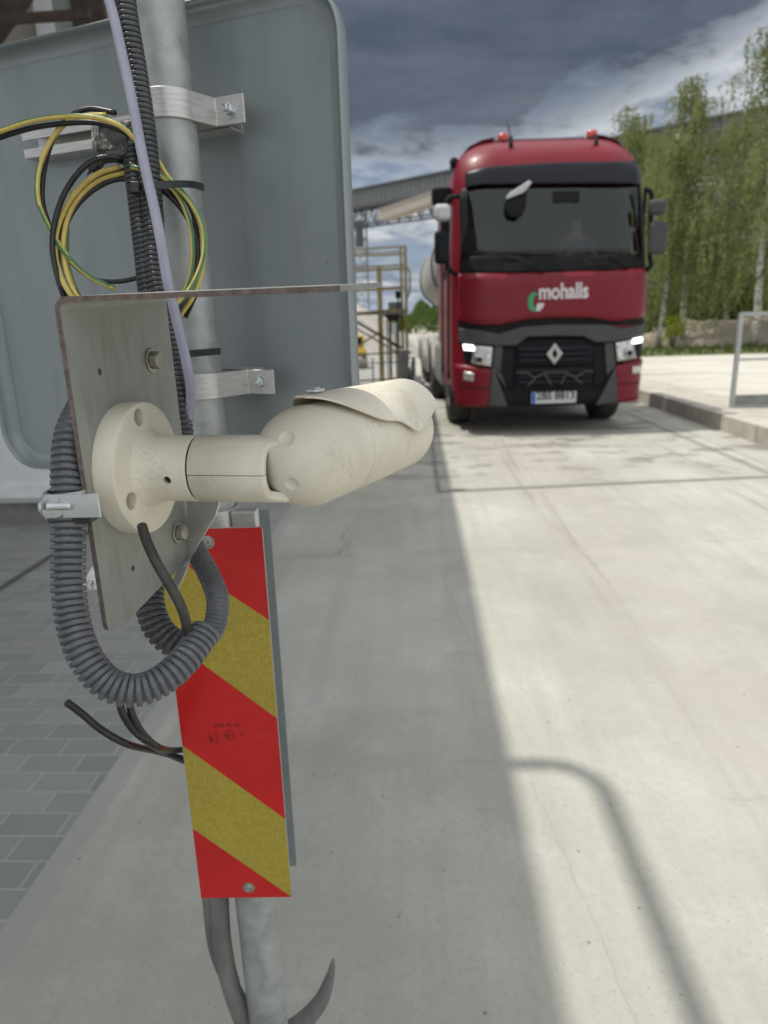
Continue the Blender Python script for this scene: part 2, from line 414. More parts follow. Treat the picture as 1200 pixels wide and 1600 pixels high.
def galv_fn(t, b, v):
    vo = t.new('ShaderNodeTexVoronoi'); t.put(vo.inputs['Vector'], v); vo.inputs['Scale'].default_value = 95
    n = t.noise(v, 14, 7, .6, .6); n2 = t.noise(t.scale(v, (1, 1, .25)), 9, 6, .6)
    s = t.sep(vo.outputs['Color'])[0]
    c = t.mix(t.rng(n, .3, .7), (.27, .29, .295), (.46, .475, .47)); c = t.mix(t.m('MULTIPLY', s, .22), c, (.56, .58, .58))
    c = t.mix(t.rng(n2, .55, .75, 0, .5), c, (.36, .35, .30))
    t.put(b.inputs['Base Color'], c)
    t.put(b.inputs['Roughness'], t.rng(n, .3, .7, .42, .68))
    t.put(b.inputs['Normal'], t.bump(t.m('ADD', n, t.m('MULTIPLY', s, .1)), .12, .001))
M['galv'] = mat('galvanised_steel', galv_fn, rough=.5, metal=.55)
def plate_fn(t, b, v):
    n = t.noise(v, 9, 7, .62); nst = t.noise(t.scale(v, (6, 6, 1.2)), 14, 6, .6); nf = t.noise(v, 260, 4, .6)
    c = t.mix(t.rng(n, .3, .7), (.25, .26, .245), (.34, .352, .332)); c = t.mix(t.rng(nst, .5, .75, 0, .5), c, (.17, .155, .115))
    c = t.mix(t.rng(nf, .56, .75, 0, .25), c, (.20, .20, .17))
    sc = t.noise(t.scale(v, (40, 40, 2)), 30, 3, .5); c = t.mix(t.rng(sc, .70, .76, 0, .4), c, (.55, .56, .53))
    t.put(b.inputs['Base Color'], c); t.put(b.inputs['Roughness'], t.rng(n, .3, .7, .45, .7))
    t.put(b.inputs['Normal'], t.bump(t.m('ADD', nst, t.m('MULTIPLY', nf, .3)), .12, .0008))
M['plate'] = mat('weathered_zinc_plate', plate_fn, rough=.5, metal=.35)
M['cut'] = mottled('rusty_cut_edge', (.10, .075, .068), (.22, .17, .155), 160, .85, .1, .5, .1, 5, bdist=.001)
def signback_fn(t, b, v):
    n = t.noise(v, 4, 6, .6); nf = t.noise(v, 300, 3, .6); sc = t.noise(t.scale(v, (3, 3, 60)), 6, 3, .5)
    c = t.mix(t.rng(n, .3, .7), (.215, .25, .262), (.285, .318, .328)); c = t.mix(t.rng(nf, .5, .8, 0, .2), c, (.30, .33, .34))
    c = t.mix(t.rng(sc, .66, .72, 0, .12), c, (.4, .42, .42))
    vs_ = t.noise(t.scale(v, (9, 9, .8)), 3, 6, .6); c = t.mix(t.rng(vs_, .52, .75, 0, .35), c, (.16, .18, .185)); c = t.mix(t.rng(t.noise(v, 2.1, 5, .6), .52, .68, 0, .25), c, (.36, .385, .39))
    sp = t.m('MULTIPLY', t.rng(t.voro(v, 22), .03, .05, 1, 0), t.rng(t.noise(v, 5), .5, .6)); c = t.mix(t.m('MULTIPLY', sp, .6), c, (.12, .12, .12))
    t.put(b.inputs['Base Color'], c); t.put(b.inputs['Roughness'], t.rng(n, .3, .7, .36, .5))
    t.put(b.inputs['Normal'], t.bump(n, .12, .004))
M['signback'] = mat('grey_sign_back', signback_fn, rough=.42, metal=.25)
M['alu'] = mottled('brushed_aluminium', (.48, .47, .46), (.66, .65, .635), 30, .42, .6, .08, .1, 5, stretch=(1, 1, 12))
M['zinc'] = mottled('bright_zinc', (.50, .53, .55), (.66, .70, .72), 60, .34, .85, .0, .08)
M['boltm'] = mottled('dull_zinc_bolt', (.30, .29, .25), (.45, .44, .39), 120, .5, .7, .2, .1)
def ivory_fn(t, b, v):
    n = t.noise(v, 16, 7, .62); nf = t.noise(v, 420, 3, .6); w = t.noise(t.scale(v, (1, 1, 1)), 60, 8, .7, 1.2)
    c = t.mix(t.rng(n, .3, .7), (.60, .56, .465), (.72, .675, .57))
    c = t.mix(t.rng(nf, .52, .75, 0, .2), c, (.44, .40, .32))
    smudge = t.rng(t.noise(v, 11, 5, .65), .56, .72); c = t.mix(t.m('MULTIPLY', smudge, .6), c, (.42, .37, .29))
    scr = t.m('MULTIPLY', t.rng(t.m('ABSOLUTE', t.m('SUBTRACT', w, .5)), .0, .012, 1, 0), t.rng(t.noise(v, 24, 3), .52, .60))
    c = t.mix(t.m('MULTIPLY', scr, .45), c, (.13, .11, .09))
    sp = t.m('MULTIPLY', t.rng(t.voro(v, 130), .06, .10, 1, 0), t.rng(t.noise(v, 14), .54, .60)); c = t.mix(t.m('MULTIPLY', sp, .65), c, (.2, .17, .13))
    t.put(b.inputs['Base Color'], c); t.put(b.inputs['Roughness'], t.rng(n, .3, .7, .5, .68))
    t.put(b.inputs['Normal'], t.bump(t.m('SUBTRACT', t.m('MULTIPLY', nf, .6), scr), .12, .0005))
M['ivory'] = mat('dirty_ivory_housing', ivory_fn, rough=.55, spec=.4)
M['ivory_in'] = plain('ivory_edge', (.60, .57, .49), .6)
M['hole'] = plain('dark_recess', (.012, .012, .012), .8)
M['holelight'] = plain('recess_ivory', (.26, .23, .19), .7)
def conduit_mat(name, c1, c2):
    def fn(t, b, v):
        n = t.noise(v, 24, 6, .65); nf = t.noise(v, 240, 4, .65)
        c = t.mix(t.rng(n, .3, .7), c1, c2); c = t.mix(t.rng(nf, .55, .8, 0, .3), c, (.36, .35, .34))
        t.put(b.inputs['Base Color'], c); t.put(b.inputs['Roughness'], t.rng(n, .3, .7, .20, .36)); t.put(b.inputs['Normal'], t.bump(nf, .04, .0004))
    return mat(name, fn, rough=.42)
M['conduit'] = conduit_mat('grey_conduit_plastic', (.075, .080, .090), (.120, .126, .140))
M['conduit_dk'] = conduit_mat('dark_conduit_plastic', (.035, .038, .043), (.065, .069, .076))
M['conduit_worn'] = mottled('worn_dusty_conduit', (.12, .12, .118), (.24, .235, .22), 30, .6, 0, .2, .1, 7, stretch=(1, 1, .3))
M['bark2'] = mottled('thin_branch_bark', (.07, .065, .055), (.24, .225, .20), 2, .85, 0, .1, .05)
M['lilac'] = mottled('lilac_grey_pvc', (.25, .25, .33), (.33, .33, .42), 30, .45, 0, .05, .08)
M['black'] = mottled('black_rubber', (.008, .009, .010), (.022, .024, .026), 90, .36, 0, .2, .1)
M['blackdust'] = mottled('dusty_black_rubber', (.012, .012, .012), (.065, .062, .055), 70, .6, 0, .3, .1)
M['yel'] = mottled('yellow_wire_sheath', (.55, .42, .10), (.68, .54, .17), 60, .38, 0, .05, .08)
M['grn'] = mottled('green_wire_stripe', (.05, .16, .07), (.09, .23, .10), 60, .4, 0, .05, .08)
M['tape'] = mottled('black_tape', (.025, .025, .027), (.12, .12, .115), 55, .35, 0, .9, .15, 5, bdist=.004)
M['tin'] = mottled('crumpled_foil', (.2, .2, .19), (.45, .45, .42), 70, .35, .6, .9, .15, 5, bdist=.004)

def board_red_fn(t, b, v):
    n = t.noise(v, 8, 5, .6); nf = t.noise(v, 500, 2, .5)
    c = t.mix(t.rng(n, .3, .7), (.46, .010, .010), (.56, .014, .014))
    d = t.rng(t.noise(v, 30, 5, .7), .62, .78); c = t.mix(t.m('MULTIPLY', d, .25), c, (.45, .2, .18))
    t.put(b.inputs['Base Color'], c); t.put(b.inputs['Roughness'], t.rng(n, .3, .7, .32, .42))
    hx = t.voro(t.scale(v, (1, 1, 1.15)), 185, 'DISTANCE_TO_EDGE', 'Distance', .1)
    t.put(b.inputs['Normal'], t.bump(t.rng(hx, 0, .06), .03, .0004))
M['bred'] = mat('red_reflective_sheet', board_red_fn, rough=.38, spec=.5)
def board_yel_fn(t, b, v):
    n = t.noise(v, 8, 5, .6)
    xx, yy, zz_ = t.sep(v)
    v2 = t.comb(xx, t.m('MULTIPLY', zz_, 1.15), 0.0)
    def vor2(feat, out):
        n_ = t.new('ShaderNodeTexVoronoi', feature=feat, voronoi_dimensions='2D'); t.put(n_.inputs['Vector'], v2); n_.inputs['Scale'].default_value = 170; n_.inputs['Randomness'].default_value = .25
        return n_.outputs[out]
    hx = vor2('DISTANCE_TO_EDGE', 'Distance')
    cell = t.sep(vor2('F1', 'Color'))[0]
    e = t.rng(hx, .02, .09)
    c = t.mix(cell, (.36, .285, .035), (.43, .345, .055)); c = t.mix(e, (.30, .235, .03), c); c = t.mix(t.rng(n, .4, .7, 0, .3), c, (.30, .24, .05))
    t.put(b.inputs['Base Color'], c); t.put(b.inputs['Roughness'], .38); t.put(b.inputs['Normal'], t.bump(e, .12, .0005))
M['byel'] = mat('yellow_reflective_sheet', board_yel_fn, rough=.38, spec=.5)
M['ink'] = plain('black_ink', (.03, .008, .008), .5)

M['tred'] = mottled('truck_red_paint', (.145, .003, .012), (.18, .004, .015), 1.5, .40, .0, .0, .05, coat=.10, spec=.3)
M['mirw'] = mottled('grey_white_cover', (.42, .43, .44), (.5, .51, .52), 8, .5, 0, .0, .05)
M['tgrey'] = mottled('truck_grey_plastic', (.034, .036, .039), (.052, .053, .056), 6, .6, 0, .05, .08)
M['tdark'] = mottled('truck_black_plastic', (.006, .007, .009), (.013, .014, .017), 6, .6, 0, .05, .08, spec=.15)
M['tvisor'] = mottled('smoked_visor', (.005, .006, .011), (.009, .010, .017), 5, .3, 0, .0, .03, spec=.25)
M['tgap'] = plain('truck_shadow_gap', (.004, .004, .004), .9)
M['tyre'] = mottled('dusty_tyre', (.02, .02, .02), (.07, .065, .058), 14, .85, 0, .3, .08)
M['chrome'] = plain('chrome', (.42, .41, .40), .3, 1.0)
M['white'] = mottled('white_paint', (.68, .69, .69), (.8, .8, .8), 8, .5, 0, .03, .08)
M['tankm'] = mottled('dusty_tank_paint', (.30, .29, .265), (.42, .41, .38), 2.2, .5, .1, .05, .1, 7)
M['lampg'] = mottled('headlight_reflector', (.30, .30, .29), (.75, .75, .72), 26, .18, .6, .5, .08, 3, bdist=.01, coat=1.0)
M['orange'] = plain('amber_beacon', (.42, .035, .012), .25, coat=.5)
M['lblue'] = plain('plate_blue', (.02, .08, .42), .4)
M['lgreen'] = plain('logo_green', (.03, .28, .12), .45)
M['ltxt'] = plain('logo_grey_white', (.55, .52, .52), .45)
M['skin'] = plain('skin', (.35, .2, .15), .6)
M['cloth'] = plain('dark_blue_cloth', (.04, .05, .09), .8)
M['seatm'] = plain('dark_cab_fabric', (.025, .027, .03), .85)
def drl(name, col, s):
    m = bpy.data.materials.new(name); m.use_nodes = True; b = m.node_tree.nodes['Principled BSDF']
    b.inputs['Emission Color'].default_value = (*col, 1); b.inputs['Emission Strength'].default_value = s
    return m
M['drl'] = drl('lit_running_lamp', (.95, .98, 1), 3.2)
gm = bpy.data.materials.new('windscreen_glass'); gm.use_nodes = True
gt = NT(gm.node_tree); gm.node_tree.nodes.clear()
g1 = gt.new('ShaderNodeBsdfGlossy'); g1.inputs['Roughness'].default_value = .03; g1.inputs['Color'].default_value = (.9, .95, .93, 1)
g2 = gt.new('ShaderNodeBsdfTransparent'); g2.inputs['Color'].default_value = (.55, .66, .64, 1)
fr = gt.new('ShaderNodeFresnel'); fr.inputs['IOR'].default_value = 1.55
gmx = gt.new('ShaderNodeMixShader'); gt.L.new(gt.m('MULTIPLY', fr.outputs[0], 1.1, clamp=True), gmx.inputs[0]); gt.L.new(g2.outputs[0], gmx.inputs[1]); gt.L.new(g1.outputs[0], gmx.inputs[2])
go = gt.new('ShaderNodeOutputMaterial'); gt.L.new(gmx.outputs[0], go.inputs[0]); M['glass'] = gm

def leaf_mat(name, c1, c2):
    def fn(t, b, v):
        n = t.noise(v, .9, 5, .6); n2 = t.noise(v, 9, 2)
        c = t.mix(t.rng(n, .35, .65), c1, c2); c = t.mix(t.rng(n2, .5, .75, 0, .4), c, tuple(q*1.5 for q in c2))
        t.put(b.inputs['Base Color'], c)
        tl = t.new('ShaderNodeBsdfTranslucent'); t.put(tl.inputs[0], t.mix(.5, c, (c2[0]*1.4, c2[1]*1.6, c2[2])))
        mx = t.new('ShaderNodeMixShader'); mx.inputs[0].default_value = .45
        out = [q for q in t.t.nodes if q.type == 'OUTPUT_MATERIAL'][0]
        t.L.new(b.outputs[0], mx.inputs[1]); t.L.new(tl.outputs[0], mx.inputs[2]); t.L.new(mx.outputs[0], out.inputs[0])
    return mat(name, fn, rough=.6, spec=.3, coord='Pos')
M['leaf'] = leaf_mat('birch_leaves', (.14, .16, .06), (.25, .27, .12))
M['leaf2'] = leaf_mat('bush_leaves', (.04, .075, .018), (.085, .125, .03))
M['leafy'] = leaf_mat('yellow_broom_flowers', (.25, .30, .02), (.40, .42, .03))
def bark_fn(t, b, v):
    n = t.noise(t.scale(v, (4, 4, 9)), .8, 6, .7); n2 = t.noise(v, 3, 4)
    c = t.mix(t.rng(n, .52, .60), (.55, .53, .48), (.06, .055, .05)); x, y, z = t.sep(v)
    c = t.mix(t.rng(t.m('ADD', z, t.m('MULTIPLY', n2, 1.2)), .5, 1.8, 1, 0), c, (.09, .08, .07))
    t.put(b.inputs['Base Color'], c); t.put(b.inputs['Normal'], t.bump(n, .6, .03))
M['bark'] = mat('birch_bark', bark_fn, rough=.85, spec=.2, coord='Object')
M['beige'] = mottled('beige_render', (.32, .285, .25), (.40, .36, .32), 3, .9, 0, .3, .05, 8, bdist=.004)
M['mint'] = mottled('stained_green_panel', (.22, .27, .26), (.33, .37, .35), 9, .8, 0, .1, .05)
M['brown'] = mottled('dark_brown_steel', (.045, .032, .028), (.085, .06, .052), 12, .6, .1, .1, .1)
M['panelw'] = mottled('white_pvc_panel', (.66, .68, .72), (.76, .78, .80), 5, .5, 0, .03, .08)
M['plinth'] = mottled('grey_plinth', (.16, .155, .15), (.27, .265, .25), 6, .9, 0, .3, .05)
M['roofs'] = mottled('roof_sheet', (.12, .12, .125), (.2, .2, .2), 4, .6, .2, .1, .1)
M['yrail'] = mottled('weathered_yellow_rail', (.20, .16, .075), (.36, .27, .08), 5, .7, .1, .2, .1)
M['steelg'] = mottled('grey_steelwork', (.16, .17, .17), (.27, .28, .27), 5, .7, .2, .1, .1)
M['steeld'] = mottled('dark_steelwork', (.05, .055, .06), (.10, .105, .11), 5, .7, .2, .1, .1)
M['clad'] = mottled('pale_gallery_cladding', (.085, .092, .10), (.13, .138, .145), .8, .6, .1, .1, .1, stretch=(6, 6, 1))
M['machine'] = mottled('yellow_machine_paint', (.50, .30, .03), (.62, .40, .06), 4, .6, 0, .1, .1)

# ================================================================== THE SETTING
def sheet(name, pts, z, m, n=1):
    mb = MB(); mb.add([(x, y, z) for x, y in pts], [tuple(range(len(pts)))])
    return tag(mb.build(name, m), kind='structure')
sheet('ground', [(-1500, -40), (1500, -40), (1500, 2500), (-1500, 2500)], -.012, M['yard'])
sheet('road', [(-1.075, -6), (3.88, -6), (3.88, 70), (-1.075, 70)], 0, M['road'])
sheet('pavement', [(-14, -6), (-1.075, -6), (-1.075, 30), (-14, 30)], -.004, M['paver'])
sheet('grass_verge', [(5.5, 26.2), (60, 27.2), (70, 75), (4.5, 75)], -.006, M['grass'])
mb = MB()
mb.bx(3.88, 4.75, 5.0, 7.98, -.3, .215); mb.bx(3.88, 4.75, 8.0, 10.98, -.3, .213); mb.bx(3.88, 4.75, 11.0, 15, -.3, .215)
k = tag(bevel(mb.build('kerb', M['kerb']), .02), kind='structure')
# slot drain cover strip beside the kerb of the lane is part of the lane's own surface
# hills far off
def ridge(name, y, x0, x1, h, seed, m, thick=200, base=-2):
    rnd = random.Random(seed); ph = [rnd.uniform(0, 6) for _ in range(5)]
    vs = []; n = 90; fs = []
    for i in range(n+1):
        x = x0+(x1-x0)*i/n; hh = h*(.72+.16*sin(x*.009+ph[0])+.10*sin(x*.023+ph[1])+.06*sin(x*.07+ph[2])+.04*sin(x*.19+ph[3]))
        vs += [(x, y, base), (x, y+thick*.25, hh*.8), (x, y+thick*.5, hh), (x, y+thick, base)]
    for i in range(n):
        for k_ in range(3): fs.append((4*i+k_, 4*i+4+k_, 4*i+5+k_, 4*i+1+k_))
    mb = MB(); mb.add(vs, fs, 0, True); return tag(mb.build(name, m, fix=True), kind='structure')
ridge('hills', 900, -1400, 1400, 17, 3, M['hill'], 500)
# dirt bank below the trees
def mound(name, c, rx, ry, h, m, seed=1, amp=.25, n=40):
    rnd = random.Random(seed); ph = [rnd.uniform(0, 6) for _ in range(8)]; vs = []; fs = []
    R = 14
    for i in range(R+1):
        r = i/R
        for k_ in range(n):
            a = 2*pi*k_/n; w = 1+.14*sin(2*a+ph[0])+.08*sin(5*a+ph[1])
            x = rx*r*cos(a)*w; y = ry*r*sin(a)*w
            z = h*max(0, (1-r*r))**1.1*(1+amp*(sin(x*1.3+ph[2])*sin(y*1.7+ph[3])+.5*sin(x*3.1+ph[4])*sin(y*2.7+ph[5]))) - .03
            vs.append((c[0]+x, c[1]+y, c[2]+z))
    for i in range(R):
        for k_ in range(n): fs.append((i*n+k_, i*n+(k_+1) % n, (i+1)*n+(k_+1) % n, (i+1)*n+k_))
    mb = MB(); mb.add(vs, fs, 0, True); return mb.build(name, m, fix=True)

tag(mound('earth_bank', (15.8, 35.0, 0), 6.0, 2.2, 1.25, M['dirt'], 3), kind='structure')
tag(mound('gravel_pile', (-4.6, 32, 0), 5.2, 4, 3.0, M['gravel'], 5, .1), 'grey gravel heap seen through the rusty yellow access platform', 'gravel pile')

# ---------------------------------------------------------------- office on the left
office = empty('weighbridge_office', (-4, 5.2, 0), 0, 'beige rendered site office with brown steel bracing and white panelled door, behind the traffic sign', 'building')
def off(mb, name, m, parent=None, **k):
    o = mb.build(name, m); o.location = -office.location if parent is None else (0, 0, 0)
    o.parent = office if parent is None else parent
    return o
mb = MB(); mb.bx(-8, -2.0, 5.2, 12, .16, 4.45); off(mb, 'wall', M['beige'])
mb = MB(); mb.bx(-8.03, -1.97, 5.17, 12.03, -.05, .16); off(mb, 'plinth', M['plinth'])
mb = MB(); mb.bx(-8.2, -1.57, -5, 13, 4.5, 4.68); off(mb, 'roof', M['roofs'])
mb = MB()
for y in (-3, -1, 1, 3, 4.6): mb.bx(-8.1, -1.62, y-.05, y+.05, 4.36, 4.5)
off(mb, 'roof_beam', M['brown'])
# hoop of bent pipe standing out from the canopy edge (its shadow lies on the lane)
hp = []
for a in range(0, 91, 10): hp.append((-1.42+.16*sin(radians(a)), 2.28+.16*cos(radians(a)), 4.59))
mb = MB(); mb.tube([(-1.8, 2.44, 4.59)]+hp+[(-1.26, 1.9, 4.59), (-1.26, 1.4, 4.59), (-1.26, .2, 4.59)], .032, 14); off(mb, 'gutter_pipe', M['galv'])
def fc(px, py, dy=0.0): return AY(px, py, 5.2-dy)
# door with white frame, lower left
d0 = fc(-260, 640); d1 = fc(12, 640); zt = 2.35
for x0, x1, nm in ((-4.62, -3.52, 'door'), (-3.42, -2.32, 'door')):
    mb = MB(); mb.bx(x0, x1, 5.15, 5.2, .20, zt); dr = off(mb, nm, M['panelw'])
    mb = MB()
    for a, b_, c_, d_ in ((x0, x0+.09, .2, zt), (x1-.09, x1, .2, zt), (x0+.09, x1-.09, .2, .30), (x0+.09, x1-.09, zt-.1, zt), (x0+.09, x1-.09, 1.15, 1.24)):
        mb.bx(a, b_, 5.12, 5.148, c_, d_)
    o = mb.build('frame', M['white']); o.parent = dr
    mb = MB(); mb.bx(x1-.075, x1-.045, 5.07, 5.12, 1.0, 1.03); mb.bx(x1-.2, x1-.045, 5.06, 5.075, 1.0, 1.03); o = mb.build('handle', M['zinc']); o.parent = dr
mb = MB(); mb.bx(-5.0, -2.05, 5.11, 5.198, .165, .198); off(mb, 'door_sill', M['alu'])
# upper storey pieces seen above the sign
def vstrip(name, pxa, pxb, y, m, dy=.04, z0=2.8, z1=4.35):
    Y_ = 6.4 if pxa > 250 else 5.2
    a = AY(pxa, y, Y_); b = AY(pxb, y, Y_); mb = MB(); mb.bx(a.x, b.x, Y_-dy, Y_, z0, z1); return off(mb, name, m)
vstrip('white_post', 61, 87, 30, M['panelw'], .06)
vstrip('wall_panel', 87, 118, 30, M['mint'], .03)
vstrip('dark_recess', 118, 168, 30, M['brown'], .05)
mb = MB(); mb.bx(-2.0, -1.60, 6.4, 12, .16, 4.45); off(mb, 'side_wall', M['beige'])
vstrip('window_frame', 306, 315, 10, M['panelw'], .05)
vstrip('window_frame', 315, 322, 10, M['steelg'], .03)
vstrip('dark_recess', 325, 372, 10, M['brown'], .02)
vstrip('corner_post', 378, 388, 10, M['panelw'], .09)
a, b = AY(-60, 120, 4.9), AY(47, -30, 4.9); mb = MB(); mb.bar(a, b, .10, .10); off(mb, 'brace', M['brown'])
a, b = AY(-60, 35, 4.8), AY(140, 22, 4.8); mb = MB(); mb.bar(a, b, .035, .05); off(mb, 'brace', M['brown'])
a, b = AY(318, -15, 4.9), AY(337, 30, 4.9); mb = MB(); mb.bar(a, b, .05, .05); off(mb, 'brace', M['brown'])
a, b = AY(140, -12, 4.7), AY(300, -2, 4.7); mb = MB(); mb.bar(a, b, .06, .06); off(mb, 'brace', M['brown'])

# ================================================================== FOREGROUND POST
PT = P(250, 30, .85); PB = P(419, 1590, 1.165)
dirp = (PB-PT)/(PB.z-PT.z)
def pole(z): return PT + dirp*(z-PT.z)
PR = .0318
mb = MB(); zt_ = 2.35; pts = [pole(zt_+(-.02-zt_)*i/40) for i in range(41)]
mb.tube(pts, PR, 40); post = mb.build('sign_post', M['galv'])
tag(post, 'galvanised steel tube post with the sign, wires and striped board fixed to it', 'post')

def ztopix(px, py):   # height on the pole axis nearest this pixel
    best = None
    for i in range(2400):
        z = i*.001; w = pole(z)-CP; y = 800-F*w.dot(up)/w.dot(fw)
        if best is None or abs(y-py) < best[0]: best = (abs(y-py), z)
    return best[1]
ZU, ZL = ztopix(0, 172), ztopix(0, 602)

# sign: sheet with rolled rim
SR = AY(553, 400, .965); SL = AY(-30, 400, 1.18)
se = Vector((SR.x-SL.x, SR.y-SL.y, 0)).normalized(); sn = Vector((se.y, -se.x, 0))     # sn points to the camera
if sn.y > 0: sn = -sn
def spt(px, py): q = PLN(px, py, SR, sn); return ((q-SR).dot(se), q.z)
cs = [spt(-62, 73), spt(534, -5), spt(566, 770), spt(8, 712)]
sx0 = (cs[0][0]+cs[3][0])/2; sx1 = (cs[1][0]+cs[2][0])/2; sz0 = (cs[2][1]+cs[3][1])/2; sz1 = (cs[0][1]+cs[1][1])/2
print('SIGN', cs, 'size', sx1-sx0, sz1-sz0)
sign = empty('traffic_sign', Vector((SR.x, SR.y, 0)), 0, 'back of a big grey metal traffic sign with rounded corners, clamped to the post', 'traffic sign')
ez = Vector((0, 0, 1))
def sgn_build(mb, name, m, parent=None):
    o = mb.build(name, m, fix=True)
    if parent is None: o.location = -sign.location; o.parent = sign
    else: o.parent = parent
    return o
SO = Vector((SR.x, SR.y, 0))
mb = MB(); mb.prism(rrect(sx0+.004, sx1-.004, sz0+.004, sz1-.004, .062, 10), SO, se, ez, -sn*.002); sgn_build(mb, 'panel', M['signback'])
prof = [(.020, .0005), (.014, .002), (.008, .004), (.004, .008), (.0015, .014), (0, .022), (-.002, .022), (-.0025, .012), (-.002, -.003), (.01, -.003)]
vs = []; fs = []; oc = None
for ins, dp in prof:
    o_ = rrect(sx0+ins, sx1-ins, sz0+ins, sz1-ins, .066-ins, 10); oc = len(o_)
    vs += [SO+se*p[0]+ez*p[1]+sn*dp for p in o_]
for i in range(len(prof)-1):
    for k_ in range(oc): fs.append((i*oc+k_, i*oc+(k_+1) % oc, (i+1)*oc+(k_+1) % oc, (i+1)*oc+k_))
mb = MB(); mb.add(vs, fs, 0, True); sgn_build(mb, 'rim', M['signback'])

def channel(z, pxl, pyl, pxr, pyr, h=.036):
    l = max(sx0+.03, spt(pxl, pyl)[0]*1.0); r_ = spt(pxr, pyr)[0]; dpt = .030
    c = SO+se*((l+r_)/2)+ez*z; mb = MB(); t = .0022; L = r_-l
    mb.box(c+sn*(.0015), (L, .003, h), (se, sn, ez))
    mb.box(c+sn*(dpt/2+.003)+ez*(h/2-t/2), (L, dpt, t), (se, sn, ez)); mb.box(c+sn*(dpt/2+.003)-ez*(h/2-t/2), (L, dpt, t), (se, sn, ez))
    for sgn_ in (1, -1): mb.box(c+sn*(dpt+.0015)+ez*sgn_*(h/2-.006), (L, .003, .012), (se, sn, ez))
    return sgn_build(mb, 'mounting_channel', M['alu'])
def clamp(z, pyc):
    p = pole(z); hh = .034; vs = []; fs = []; cl = None
    # band going round the front of the tube, ears lying towards the channel
    ang = [i*180/22 for i in range(23)]
    outer = []; gap = (SO-p).dot(sn)*-1 # distance from sign plane to pole axis
    ear_d = -(gap-.036)        # ears stand on the channel
    R1 = PR+.0045; R0 = PR+.0006
    pth = [(-R1-.052, ear_d), (-R1-.008, ear_d)]
    pth = [(-R1-.050, ear_d+.004), (-R1-.010, ear_d+.004)] + [(-R1*cos(radians(a_)), R1*sin(radians(a_))) for a_ in ang] + [(R1+.010, ear_d+.004), (R1+.052, ear_d+.004)]
    pin = [(-R1-.050, ear_d), (-R1-.006, ear_d)] + [(-R0*cos(radians(a_)), R0*sin(radians(a_))) for a_ in ang] + [(R1+.006, ear_d), (R1+.052, ear_d)]
    n = len(pth)
    for zz_ in (-hh/2, hh/2):
        for q in pth: vs.append(p+se*q[0]+sn*q[1]+ez*zz_)
        for q in pin: vs.append(p+se*q[0]+sn*q[1]+ez*zz_)
    for i in range(n-1):
        fs += [(i, i+1, 2*n+i+1, 2*n+i), (n+i+1, n+i, 3*n+i, 3*n+i+1), (i+1, i, n+i, n+i+1), (2*n+i, 2*n+i+1, 3*n+i+1, 3*n+i)]
    fs += [(0, 2*n, 3*n, n), (n-1, 2*n-1, 4*n-1, 3*n-1)]
    mb = MB(); mb.add(vs, fs); o = sgn_build(mb, 'clamp', M['alu']); bevel(o, .0012, 2, 50)
    for s_ in (-1, 1):
        bc = p+se*s_*(R1+.031)+sn*(ear_d+.004)
        mb = MB(); mb.lathe(bc, sn, [(0, 0), (0, .0105), (.0018, .0105), (.0018, .007)], 28, 0, False); mb.lathe(bc, sn, [(.0018, .0078), (.0075, .0078), (.0085, .0066), (.0085, 0)], 6, 0, False)
        mb.lathe(bc, sn, [(.0085, .0042), (.013, .0042), (.0135, .003), (.0135, 0)], 16, 0, True)
        b_ = mb.build('bolt', M['zinc'], fix=True); b_.parent = o
    return o
print('pole gap', (pole(ZU)-SO).dot(sn), (pole(ZL)-SO).dot(sn), 'Z', ZU, ZL)
channel(ZU, 60, 207, 377, 172); channel(ZL, 230, 620, 415, 598)
clamp(ZU, 172); clamp(ZL, 602)

# ================================================================== CAMERA BRACKET
NA = P(90, 459, .50); aa = Vector((sin(radians(7)), cos(radians(7)), 0)); bb = Vector((cos(radians(7)), -sin(radians(7)), 0))
def pl2(px, py, off=0.0):
    q = PLN(px, py, NA+bb*off, bb); return ((q-NA).dot(aa), q.z-NA.z)
TH = .0042
br = empty('camera_bracket', NA, 0, 'bent galvanised steel plate bracket with rusty cut edges carrying the security camera', 'bracket')
def brb(mb, name, m, parent=None, fix=False):
    o = mb.build(name, m, fix=fix)
    if parent is None: o.location = -br.location; o.parent = br
    else: o.parent = parent
    return o
near_b = pl2(176, 985)[1]; fr_ = pl2(306, 858); ft = pl2(258, 458)
tilt = .060
outl = [(0, -.012), (0, near_b+.008), (.002, near_b+.001), (.008, near_b)]
p1 = pl2(190, 980); outl += [p1, pl2(250, 918), (fr_[0]-.006, fr_[1]-.004), fr_, (ft[0], ft[1]-.012), (ft[0], ft[0]*tilt-.012)]
outl = [(a_, z_) for a_, z_ in outl]
outl[1:4] = [(outl[1][0], outl[1][1]), (.0015, near_b+.003), (.006, near_b+.0005)]
def circ(c, r, n=14): return [(c[0]+r*cos(2*pi*i/n), c[1]+r*sin(2*pi*i/n)) for i in range(n)]
holes = [circ(pl2(156, 581), .0028), circ(pl2(208, 888), .0028)]
mb = MB(); mb.prism(outl, NA, aa, ez, bb*(-TH), holes, 0, 1)
